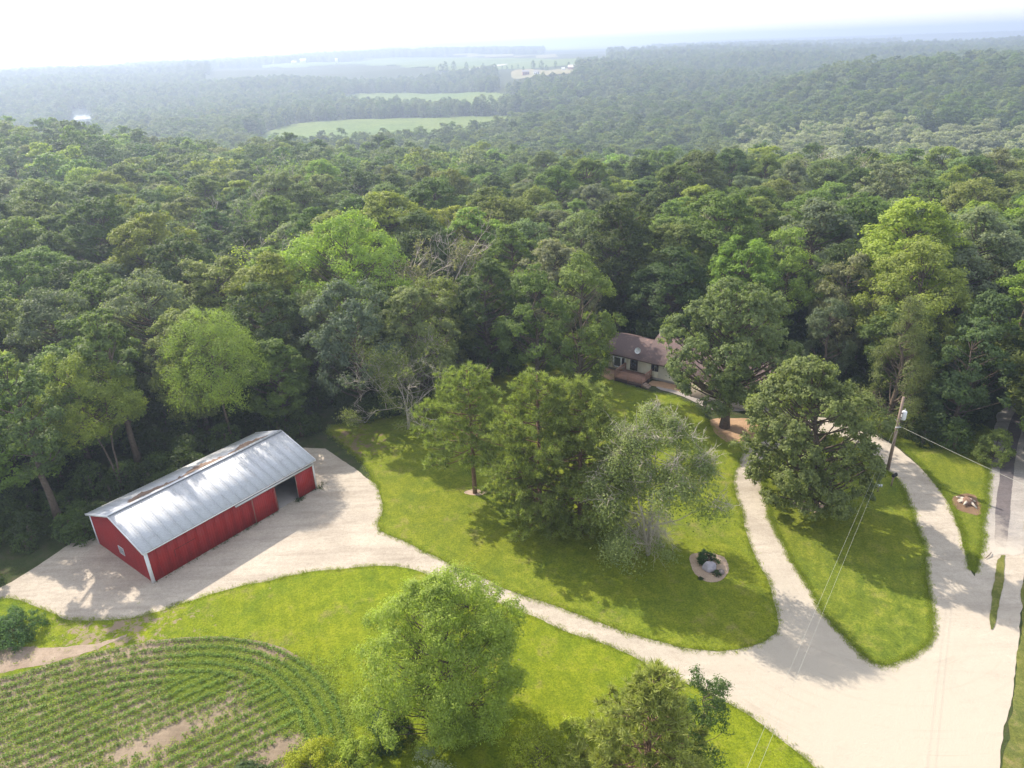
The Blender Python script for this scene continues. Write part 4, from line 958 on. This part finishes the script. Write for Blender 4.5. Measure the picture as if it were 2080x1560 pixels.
# sliding doors on the front with their rail
def slide_door(x0, x1, label=None):
    d = MB(); d.box(x0, x1, -.14, -.09, .06, 2.8)
    for k in range(int((x1 - x0) / .2)): x = x0 + .1 + k * .2; d.box(x - .02, x + .02, -.165, -.14, .06, 2.8)
    o = d.build('sliding_door', M['red'], barn); 
    fr = MB(); fr.box(x0 - .035, x0 - .001, -.16, -.08, .06, 2.82); fr.box(x1 + .001, x1 + .035, -.16, -.08, .06, 2.82)
    f = fr.build('door_edge', M['wood_l'], o)
    return o
slide_door(10.15, DO0); slide_door(DO1, 17.1)
MB().box(8.4, 17.2, -.24, -.1, 2.86, 2.98).box(8.4, 17.2, -.26, -.23, 2.8, 2.98).build('door_rail', M['rail'], barn)
# gable window with lattice
gw = MB(); y0, y1, z0, z1 = 4.1, 5.0, .95, 1.75
for a, b, c, d in ((y0, y1, z0, z0 + .06), (y0, y1, z1 - .06, z1), (y0, y0 + .06, z0 + .06, z1 - .06), (y1 - .06, y1, z0 + .06, z1 - .06)): gw.box(-.075, -.035, a, b, c, d)
gwo = gw.build('window', M['rail'], barn); MB().box(-.05, -.034, y0 + .06, y1 - .06, z0 + .06, z1 - .06).build('pane', M['glass'], gwo)
lt = MB()
for k in range(1, 5): yy = y0 + k * (y1 - y0) / 5; lt.box(-.068, -.052, yy - .012, yy + .012, z0 + .06, z1 - .06)
for k in range(1, 3): zz = z0 + k * (z1 - z0) / 3; lt.box(-.072, -.053, y0 + .06, y1 - .06, zz - .012, zz + .012)
lt.build('lattice', M['rail'], gwo)
# patched hatch outline on front wall
hb = MB(); hb.box(2.3, 4.3, -.05, -.034, 1.9, 1.93); hb.box(2.3, 2.33, -.05, -.034, 1.2, 1.9); hb.build('hatch_outline', M['dark'], barn)
MB().box(.12, BL - .12, .06, BW - .06, .0, .02).build('dirt_floor', M['concrete'], barn)
fr = MB()
for k in range(1, 7):
    x = k * BL / 7
    if not (DO0 - .2 < x < DO1 + .2): fr.box(x - .07, x + .07, .06, .2, .02, EH - .1)
    fr.box(x - .07, x + .07, BW - .2, BW - .06, .02, EH - .1); fr.box(x - .05, x + .05, .2, BW - .2, EH - .3, EH - .1)
fr.build('timber_frame', M['wood_l'], barn)
# weeds along the barn foot
wf = np.concatenate([np.stack([rc.uniform(0, BL, 130), rc.uniform(-.35, -.08, 130)], 1), np.stack([rc.normal(17.6, .35, 40), rc.normal(-.3, .3, 40)], 1), np.stack([rc.normal(DO1 - .2, .3, 50), rc.normal(-.35, .15, 50)], 1)])
wf = wf[(wf[:, 0] < DO0 - .1) | (wf[:, 0] > DO1 - .7)]; wp = BA + wf[:, :1] * BU + wf[:, 1:] * BNV; n = len(wp)
gn_scatter('wall_weeds', WK, np.concatenate([wp, np.full((n, 1), .03)], 1), np.zeros((n, 3)), np.repeat(rc.uniform(.4, 1.2, (n, 1)), 3, 1), rc.integers(0, 3, n), np.array((.06, .09, .03)) * np.ones((n, 1)), 'dark weeds along the foot of the barn')

# ------------------------------------------------------------------ house
def shingle_mat():
    m, nt, b, o = nodes('brown_shingles'); v = objc(nt)
    w = N(nt, 'ShaderNodeTexBrick'); w.inputs['Scale'].default_value = 3.0; w.inputs['Color1'].default_value = (.15, .112, .105, 1); w.inputs['Color2'].default_value = (.19, .14, .13, 1); w.inputs['Mortar'].default_value = (.1, .065, .065, 1)
    nt.links.new(v, w.inputs[0]); n = noise(nt, v, .8, 6, .75)
    c = mixc(nt, fmap(nt, n, .55, .66, 0, .7), w.outputs[0], (.34, .22, .19)); c = mixc(nt, fmap(nt, noise(nt, v, 6, 4), .3, .7, 0, .5), c, (.13, .09, .09))
    nt.links.new(c, b.inputs['Base Color']); b.inputs['Roughness'].default_value = .9; b.inputs['Specular IOR Level'].default_value = .15; return m
M['shingle'] = shingle_mat()
M['cream'] = plain('cream_siding', (.82, .78, .62), .7, .04)
M['tan'] = plain('tan_garage_siding', (.5, .42, .34), .75, .06)
M['deck'] = plain('reddish_deck_wood', (.33, .19, .14), .8, .18, 3)
M['darkwood'] = plain('dark_door', (.06, .05, .05), .5, .15)
M['brownf'] = plain('brown_frame', (.09, .055, .045), .6, .1)
M['stone'] = plain('chimney_stone', (.3, .28, .26), .9, .25, 4, bmp=.4)
HU = np.array([.8, -.6]); house = empty('ranch_house', (13.0, 89.1, 0), math.atan2(-.6, .8))
tag(house, 'low cream ranch house with mottled brown shingle roof behind the front oak', 'house')
HE = 2.45; sl_ = .37
# u along the front, v back
def lap_wall(mb, x0, x1, y, z0, z1, face=-1):
    """lap siding boards, each proud of the next"""
    z = z0; k = 0
    while z < z1 - .01:
        zz = min(z + .2, z1); mb.box(x0, x1, min(y, y + face * .02), max(y, y + face * .02), z + .015, zz); z += .2
# main wall bodies
wb = MB(); wb.box(0, 4.6, .02, 6.6, .3, HE); wb.box(4.6, 13, .02, 9.0, .3, HE)
wb.build('wall', M['cream'], house)
sd_ = MB(); 
for a, b in ((0, .75), (2.55, 3.25), (4.3, 6.35), (7.35, 12.0)): lap_wall(sd_, a, b, .02, .3, HE)
lap_wall(sd_, .75, 2.55, .02, .3, .75); lap_wall(sd_, 6.35, 7.35, .02, .3, 1.2)
o = sd_.build('lap_siding', M['cream'], house); o['kind'] = 'stuff'
ls_ = MB(); z = .3
while z < HE: ls_.box(-.02, 0, .02, 6.6, z + .015, min(z + .2, HE)); z += .2
o = ls_.build('lap_siding', M['cream'], house); o['kind'] = 'stuff'
MB().box(-.03, 13, 0, 9.0, 0, .3).build('foundation', M['concrete'], house)
# roofs (three blocks)
def gable_roof(x0, x1, yf, yr, ze, name='roof', over=.45, mat='shingle'):
    """ridge at y=yr, front eave at yf, symmetric back"""
    yb = 2 * yr - yf; zr = ze + (yr - yf) * sl_; t = .12
    V = [(x0, yf, ze), (x1, yf, ze), (x1, yr, zr), (x0, yr, zr), (x1, yb, ze), (x0, yb, ze)]
    V += [(a, b, c - t) for a, b, c in V]
    mb = MB(); mb.add(V, [[0, 1, 2, 3], [3, 2, 4, 5], [6, 9, 8, 7], [9, 11, 10, 8], [0, 6, 7, 1], [5, 4, 10, 11]]); mb.add(V, [[0, 3, 9, 6], [3, 5, 11, 9], [1, 7, 8, 2], [2, 8, 10, 4]])
    return mb.build(name, M[mat], house)
gable_roof(-.8, 4.98, -.5, 3.35, HE + .05); r2_ = gable_roof(5.0, 12.8, -.5, 4.6, HE + .05)
gt = MB(); gt.add([(0, .02, HE), (0, 6.6, HE), (0, 3.35, HE + 1.3)], [[0, 1, 2]]); gt.build('gable_wall', M['cream'], house)
gt = MB(); gt.add([(4.99, 0, HE), (4.99, 9.0, HE), (4.99, 4.6, HE + 1.78)], [[0, 1, 2]]); gt.build('gable_wall', M['cream'], house)
MB().box(-.8, 12.8, -.56, -.503, HE - .1, HE + .06).build('gutter', M['brownf'], house)
# garage block
wg = MB(); wg.box(12.6, 21.5, -2.2, 8, 0, 2.7); wg.build('garage_wall', M['tan'], house)
gable_roof(12.2, 21.9, -2.7, 3.0, 2.72)
for s0 in (12.6, 21.5):
    gt = MB(); gt.add([(s0 + (-.005 if s0 < 15 else .005), -2.2, 2.6), (s0 + (-.005 if s0 < 15 else .005), 8, 2.6), (s0 + (-.005 if s0 < 15 else .005), 3.0, 4.6)], [[0, 1, 2]]); gt.build('gable_wall', M['tan'], house)
gd = MB()
for k in range(4): gd.box(15.0, 19.6, -2.26, -2.205, .04 + k * .56, .57 + k * .56)
gd.build('garage_door', M['tan'], house)
# chimney, vents, dish
ch = MB(); ch.box(5.25, 5.95, 4.3, 5.0, HE + .8, 5.0); cho = ch.build('chimney', M['stone'], r2_); MB().box(5.18, 6.02, 4.23, 5.07, 5.0, 5.1).tube([(5.6, 4.65, 5.1), (5.6, 4.65, 5.35)], .14, 8).build('chimney_cap', M['dark'], house)
for u_, v_ in ((8.5, 2.6), (9.6, 2.2)):
    z = HE + .05 + (v_ + .5) * sl_; MB().box(u_ - .12, u_ + .12, v_ - .12, v_ + .12, z, z + .2).build('roof_vent', M['brownf'], house)
MB().box(8.9, 9.2, 4.0, 4.25, HE + 1.6, HE + 1.9).build('roof_vent', M['rail'], house)
dish = empty('satellite_dish', tuple(np.append(np.array([13.0, 89.1]) + HU * 4.3 + np.array([.6, .8]) * .35, HE + .38)), math.atan2(-.6, .8)); tag(dish, 'round pale grey satellite dish on the house roof edge', 'satellite dish')
dm = MB(); rings = []
V = []; nr_, na_ = 5, 16
for i in range(nr_):
    q = (i + .3) / (nr_ - .7) * .42
    for j in range(na_): a = j * 2 * math.pi / na_; V.append((q * math.cos(a), q * q * .55, q * math.sin(a)))
F = [[i * na_ + j, i * na_ + (j + 1) % na_, (i + 1) * na_ + (j + 1) % na_, (i + 1) * na_ + j] for i in range(nr_ - 1) for j in range(na_)]
V = np.array(V); V[:, 1] *= -1; ca, sa = math.cos(-.5), math.sin(-.5); V = np.stack([V[:, 0], V[:, 1] * ca - V[:, 2] * sa, V[:, 1] * sa + V[:, 2] * ca], 1) + [0, -.25, .62]
dm.add(V, F); dm.F.setdefault(na_, []).append(np.array([list(range(na_))])); dm.build('reflector', M['rail'], dish, smooth=True)
MB().tube([(0, 0, -.12), (0, 0, .5), (0, -.2, .6)], .03, 6).build('mast', M['dark'], dish); MB().tube([(0, -.25, .35), (0, -.7, .75)], .015, 5).build('feed_arm', M['dark'], dish)
# bay window
bay = MB(); pl = [(.75, .0), (1.1, -.45), (2.2, -.45), (2.55, .0)]
for (xa, ya), (xb, yb) in zip(pl[:-1], pl[1:]):
    bay.bar((xa, ya, .8), (xb, yb, .8), .1, .14); bay.bar((xa, ya, 2.2), (xb, yb, 2.2), .1, .14)
for xa, ya in pl: bay.bar((xa, ya, .73), (xa, ya, 2.27), .13, .13)
bay.add([(.75, 0, .74), (1.1, -.45, .74), (2.2, -.45, .74), (2.55, 0, .74), (.75, 0, .45), (2.55, 0, .45)], [[0, 1, 2, 3]]); bayo = bay.build('bay_window', M['white'], house)
for (xa, ya), (xb, yb) in zip(pl[:-1], pl[1:]):
    MB().add([(xa, ya + .01, .85), (xb, yb + .01, .85), (xb, yb + .01, 2.15), (xa, ya + .01, 2.15)], [[0, 1, 2, 3]]).build('pane', M['glass'], bayo)
MB().add([(.72, .0, 2.3), (1.1, -.5, 2.3), (2.2, -.5, 2.3), (2.58, 0, 2.3)], [[0, 1, 2, 3]]).build('bay_roof', M['brownf'], house)
# door, small window
dr = MB().box(3.45, 4.3, -.04, .0, .62, 2.3).build('front_door', M['darkwood'], house); MB().box(3.6, 4.15, -.055, -.042, 1.4, 2.15).build('pane', M['glass'], dr)
MB().box(3.55, 3.6, -.1, -.042, 1.25, 1.3).build('handle', M['rail'], dr); MB().box(3.35, 3.44, -.06, .0, .62, 2.36).box(4.31, 4.4, -.06, 0, .62, 2.36).box(3.44, 4.31, -.06, 0, 2.3, 2.36).build('door_frame', M['brownf'], house)
def window(x0, x1, z0, z1, y=0.0):
    w = MB()
    for a in ((x0, x1, z0, z0 + .08), (x0, x1, z1 - .08, z1), (x0, x0 + .08, z0 + .08, z1 - .08), (x1 - .08, x1, z0 + .08, z1 - .08)): w.box(a[0], a[1], y - .06, y, a[2], a[3])
    o = w.build('window', M['brownf'], house); MB().box(x0 + .08, x1 - .08, y - .03, y - .001, z0 + .08, z1 - .08).build('pane', M['glass'], o)
    MB().box((x0 + x1) / 2 - .02, (x0 + x1) / 2 + .02, y - .05, y - .031, z0 + .08, z1 - .08).build('mullion', M['white'], o)
window(6.35, 7.35, 1.2, 2.15); window(9.6, 10.8, 1.2, 2.15)
# deck
deck = empty('front_deck', (13.0, 89.1, 0), math.atan2(-.6, .8)); tag(deck, 'small reddish wooden deck with slatted railing at the front door', 'deck')
dx0, dx1, dy = 2.75, 6.6, -3.1
for k in range(22):
    x = dx0 + k * (dx1 - dx0) / 22; MB().box(x + .006, x + (dx1 - dx0) / 22 - .006, dy, -.12, .52, .56).build('deck_board', M['deck'], deck)
MB().box(dx0, dx1, dy - .04, dy - .002, .08, .52).box(dx0 - .04, dx0 - .002, dy, -.1, .08, .52).box(dx1 + .002, dx1 + .04, dy, -.1, .08, .52).build('skirt', M['brownf'], deck)
posts = [(dx0, dy), ((dx0 + dx1) / 2, dy), (dx1, dy), (dx0, -.15), (dx1, -1.0)]
for x, y in posts: MB().box(x - .05, x + .05, y - .05, y + .05, .02, 1.5).build('post', M['deck'], deck)
for a, b in (((dx0, dy), (dx1, dy)), ((dx0, dy), (dx0, -.15)), ((dx1, dy + .9), (dx1, -.15))):
    MB().bar((*a, 1.52), (*b, 1.52), .13, .045).bar((*a, .66), (*b, .66), .05, .08).build('rail', M['deck'], deck)
    n_ = int(math.dist(a, b) / .17); bm_ = MB().box(-.02, .02, -.02, .02, .7, 1.5).mesh('baluster', M['deck'])
    for k in range(1, n_): q = k / n_; link('baluster', bm_, deck, (a[0] + (b[0] - a[0]) * q, a[1] + (b[1] - a[1]) * q, 0))
for k in range(3): MB().box(dx1 + .05 + k * .28, dx1 + .33 + k * .28, dy + .05, dy + .95, .02, .42 - k * .13).build('step', M['wood_l'], deck)
def HPt(u, v): return np.array([13.0, 89.1]) + HU * u + np.array([.6, .8]) * v
bed('mulch_bed', [HPt(-1.2, -.1), HPt(-1.0, -2.0), HPt(.5, -2.6), HPt(2.6, -3.4), HPt(2.65, -.1)], .07, M['mulch'], 'orange chip bed under the bay window left of the deck', .04)
bed('mulch_bed', [HPt(6.75, -.1), HPt(6.8, -2.0), HPt(9.5, -1.7), HPt(12.4, -1.6), HPt(12.4, -.1)], .07, M['mulch'], 'orange chip bed along the wall right of the deck', .04)

# ------------------------------------------------------------------ utility pole and wires
M['polewood'] = plain('grey_brown_pole', (.27, .2, .16), .9, .2, 2, bmp=.3)
M['wire'] = plain('aluminium_wire', (.42, .42, .36), .4, .05, metal=.2)
pp = G(1803, 955); pole = empty('utility_pole', (pp[0], pp[1], 0)); tag(pole, 'weathered wooden utility pole beside the right driveway', 'utility pole')
MB().tube([(0, 0, 0), (0, 0, 4), (0, 0, 8.2)], [.17, .15, .12], 10).build('shaft', M['polewood'], pole, smooth=True)
tr_ = MB().tube([(.42, 0, 5.75), (.42, 0, 5.8), (.42, 0, 6.6), (.42, 0, 6.68)], [.2, .23, .23, .16], 12).build('transformer', M['white'], pole, smooth=True)
MB().tube([(.42, 0, 6.68), (.42, 0, 6.9)], [.05, .04], 6).build('bushing', M['rail'], tr_); MB().box(.1, .22, -.06, .06, 5.9, 6.0).box(.1, .22, -.06, .06, 6.4, 6.5).build('bracket', M['dark'], pole)
MB().tube([(-.1, 0, 5.5), (-.5, -.1, 5.95), (-.75, -.15, 6.05)], [.025, .025, .025], 5).build('lamp_arm', M['rail'], pole)
MB().tube([(-.7, -.15, 6.1), (-.8, -.16, 6.02), (-.9, -.17, 5.95)], [.08, .13, .15], 8).build('lamp_head', M['white'], pole)
MB().box(-.3, .3, -.2, -.12, 4.95, 5.03).build('wire_bracket', M['rail'], pole)
MB().tube([(.16, .05, .1), (.13, .05, 5.3)], .022, 4).build('conduit', M['wire'], pole)
def wire(a, b, r_, label, sag=.4, n=24):
    t = np.linspace(0, 1, n)[:, None]; P = np.array(a) * (1 - t) + np.array(b) * t; P[:, 2] -= sag * 4 * (t * (1 - t))[:, 0]
    tag(MB().tube(P, r_, 5).build('power_line', M['wire'], None), label, 'power line')
e = np.array([11.3, 24.3, 7.0]); s0 = np.array([pp[0], pp[1], 5.4]); d = (e - s0)
wire(s0 + [-.25, -.2, 0], s0 + d * 1.35 + [-.3, .1, 0], .0065, 'left of the two thin wires dropping from pole over the island', 0)
wire(s0 + [.12, -.2, -.05], s0 + d * 1.35 + [.25, -.1, 0], .0065, 'right of the two thin wires dropping from pole over the island', 0)
g6 = G(2045, 965, 5.6); s1 = np.array([pp[0] + .1, pp[1], 5.1]); d = np.append(g6, 5.6) - s1
wire(s1, s1 + d * 1.75, .013, 'thick cable running right from the pole across the road', .15)

# ------------------------------------------------------------------ small things
def sphere(rx, ry, rz, seed, rough=.12, n=3):
    import bmesh
    bm = bmesh.new(); bmesh.ops.create_icosphere(bm, subdivisions=n, radius=1); r = np.random.default_rng(seed)
    k = r.normal(size=(6, 3)) * 2; ph = r.uniform(0, 6, 6)
    for v in bm.verts:
        c = np.array(v.co); f = 1 + rough * sum(math.sin(k[i] @ c + ph[i]) for i in range(6)) / 2.4
        v.co = Vector(c * f * [rx, ry, rz])
    return bm
def rock(name, x, y, rx, ry, rz, mat, label, cat, seed, z=None):
    bm = sphere(rx, ry, rz, seed); me = bpy.data.meshes.new(name); bm.to_mesh(me); bm.free(); me.materials.append(mat)
    return tag(link(name, me, None, (x, y, rz * .45 if z is None else z), (0, 0, seed)), label, cat)
M['granite'] = plain('granite', (.36, .33, .36), .8, .25, 2.5, bmp=.3); M['granite_b'] = plain('brown_stone', (.2, .17, .16), .85, .3, 4, bmp=.3)
g = G(1441, 1157); rock('boulder', *g, .52, .46, .48, M['granite'], 'big rounded grey boulder in the oval chip bed', 'boulder', 3)
g = G(1464, 1165); rock('garden_stone', *g, .33, .28, .26, M['granite_b'], 'small brown stone right of the grey boulder', 'stone', 4)
# stump pile
g = G(1965, 1022); st = empty('tree_stump', (g[0], g[1], 0)); tag(st, 'broken reddish old stump on bare dirt between driveway and road', 'stump')
MB().tube([(0, 0, 0), (0, 0, .3), (.05, 0, .5)], [.62, .48, .38], 11).build('stump_core', M['pinebark'], st)
sm = MB(); r5 = np.random.default_rng(8)
for k in range(9):
    a = r5.uniform(0, 6.28); q = np.array([math.cos(a), math.sin(a), 0]); sm.tube([q * .2 + [0, 0, .35], q * r5.uniform(.7, 1.1) + [0, 0, r5.uniform(.0, .25)]], [.16, .06], 6)
sm.build('root', M['twig'], st)
# mailbox post and small white sign by the pole
g = G(1810, 988); mbx = empty('mailbox', (g[0], g[1], 0), .5); tag(mbx, 'dark mailbox on a leaning wooden post beside the driveway', 'mailbox')
MB().bar((0, 0, 0), (.05, .02, 1.1), .12, .12).bar((.03, 0, .65), (.3, 0, 1.05), .06, .06).build('post', M['wood_l'], mbx)
b_ = MB(); b_.box(-.1, .45, -.13, .13, 1.1, 1.28); b_.tube([(-.1, 0, 1.28), (.45, 0, 1.28)], .125, 10); b_.build('box', M['dark'], mbx)
g = G(1783, 1000); sg_ = empty('small_sign', (g[0], g[1], 0), -.2); tag(sg_, 'small blank white sign on a short post left of the mailbox', 'sign')
MB().box(-.28, .28, -.02, .02, .62, .95).build('sign_board', M['white'], sg_); MB().box(-.04, .04, .022, .09, 0, .9).build('post', M['wood_l'], sg_)
# dark bar standing in for a cast shadow line at the road edge
g0, g1 = np.append(G(2001, 1136), .1), np.append(G(2013, 1124), .14)
tag(MB().tube([g0, (g0 + g1) / 2 + [.1, 0, .05], g1], [.03, .04, .02], 5).build('shadow_bar', M['bark'], None), 'short dark bar standing in for a shadow line beside the road grass strip', 'shadow_mark')

# ------------------------------------------------------------------ far farmsteads
M['fred'] = plain('brick_house', (.3, .15, .12), .8); M['fwhite'] = plain('white_paint', (.8, .8, .8), .6); M['froof'] = plain('pale_roof', (.55, .5, .48), .6); M['fgreyroof'] = plain('grey_roof', (.25, .24, .24), .8)
def far_building(px, py, L, W_, H, rot, wall, roof, label, cat='building', wins=0, name='farm_building'):
    g = GT(px, py, .5); z = float(hgt(*g)); b = empty(name, (g[0], g[1], z), rot); tag(b, label, cat)
    MB().box(-L / 2, L / 2, -W_ / 2, W_ / 2, -2, H).build('wall', M[wall], b)
    rh = W_ * .3; mb = MB(); V = [(-L / 2 - .4, -W_ / 2 - .5, H), (L / 2 + .4, -W_ / 2 - .5, H), (L / 2 + .4, 0, H + rh), (-L / 2 - .4, 0, H + rh), (L / 2 + .4, W_ / 2 + .5, H), (-L / 2 - .4, W_ / 2 + .5, H)]
    mb.add(V, [[0, 1, 2, 3], [3, 2, 4, 5]]); mb.add(V, [[0, 3, 5], [1, 4, 2]]); mb.build('roof', M[roof], b)
    for k in range(wins):
        x = -L / 2 + (k + .5) * L / wins; MB().box(x - .6, x + .6, -W_ / 2 - .06, -W_ / 2 - .005, H * .45, H * .8).build('window', M['glass'], b)
    return b
far_building(1068, 153, 11, 9, 6, .1, 'fred', 'fgreyroof', 'red brick two storey farmhouse in the distant clearing', 'farmhouse', 4, 'farmhouse')
far_building(1090, 152, 9, 8, 5, -.1, 'fwhite', 'fgreyroof', 'white wing house right of the red brick farmhouse', 'house', 3, 'farmhouse')
far_building(1168, 141, 24, 12, 4.5, -.15, 'fred', 'froof', 'long reddish barn right of the distant farmhouse', 'barn', 0)
far_building(1144, 142, 5, 5, 3, 0, 'fwhite', 'fwhite', 'tiny white shed left of the long reddish barn', 'shed', 0)
far_building(1288, 117, 24, 14, 6, 0, 'fwhite', 'fwhite', 'pale shed above the treetops right of the farmstead', 'shed', 0)
far_building(546, 130, 30, 16, 7, .2, 'fwhite', 'fwhite', 'white farm shed on the hazy left upland', 'shed', 0)
far_building(598, 130, 14, 10, 6, 0, 'fwhite', 'froof', 'small hazy farmhouse left of the second tree group', 'house', 0)
far_building(616, 128, 16, 12, 8, .3, 'fwhite', 'fwhite', 'pale barn beside the small hazy farmhouse', 'barn', 0)
far_building(684, 130, 6, 6, 12, 0, 'fwhite', 'fwhite', 'slim white silo on the hazy left upland', 'silo', 0)
far_building(1546, 92, 26, 14, 8, 0, 'fwhite', 'fwhite', 'white shed roof on the right skyline woods', 'shed', 0)
far_building(1410, 92, 30, 16, 8, .2, 'fwhite', 'fwhite', 'left pale farm shed among skyline trees', 'shed', 0)
far_building(1440, 91, 26, 14, 9, 0, 'fwhite', 'froof', 'right pale farm building among skyline trees', 'shed', 0)
far_building(1955, 69, 60, 30, 14, 0, 'fwhite', 'fwhite', 'faint white farm sheds on the far right plain', 'shed', 0)
far_building(1800, 73, 50, 26, 14, 0, 'fwhite', 'fwhite', 'faint pale farm on the plain beyond the right hill', 'shed', 0)
# trees round the distant farmstead, a few pixels each
FT = [(1063, 144, .5), (1083, 140, .9), (1100, 141, .9), (1110, 143, .6), (1128, 137, .7), (1155, 138, .7), (1020, 141, .45), (1030, 141, .45), (1040, 140, .45), (1052, 139, .5), (1000, 141, .5), (905, 144, 1.2), (922, 143, 1.1), (948, 142, .9), (982, 143, .8), (895, 145, .9)]
for k, (px, py, s) in enumerate(FT):
    g = GT(px, py, .6); lab = ['round shade tree' , 'bushy tree', 'small lawn tree'][k % 3]
    where = ('behind the red brick farmhouse' if 1055 < px < 1115 else 'near the long reddish barn' if px >= 1115 else 'in the row left of the farmhouse' if px > 985 else 'standing alone in the upland field')
    near = sorted([q for q in FT if (q[0] > 985) == (px > 985)])
    o = bpy.data.objects.new('distant_tree', FARK[k % 6]); COL.objects.link(o); o.location = (g[0], g[1], float(hgt(*g))); o.scale = (s, s, s); o.rotation_euler = (0, 0, k)
    o['tint'] = [float(v) for v in np.array(T_MID) * (.8 + .05 * (k % 5))]
    left = sum(1 for q in FT if q[0] < px)
    tag(o, f'{lab} {where}, {ORD[left]} from the left', 'tree', 'trees round the distant farmstead')

# ------------------------------------------------------------------ haze
hm = bpy.data.materials.new('haze'); hm.use_nodes = True; ht = hm.node_tree; ht.nodes.clear()
pv = ht.nodes.new('ShaderNodeVolumePrincipled'); ho = ht.nodes.new('ShaderNodeOutputMaterial')
pv.inputs['Color'].default_value = (.55, .66, .86, 1); pv.inputs['Density'].default_value = HAZE_DENSITY; pv.inputs['Anisotropy'].default_value = .4
ht.links.new(pv.outputs[0], ho.inputs['Volume'])
hb_ = MB(); hb_.box(-12700, 12700, -12700, 12700, -37, 64); hz_ = hb_.build('haze', hm); tag(hz_, 'pale summer haze over the whole valley', kind='stuff')
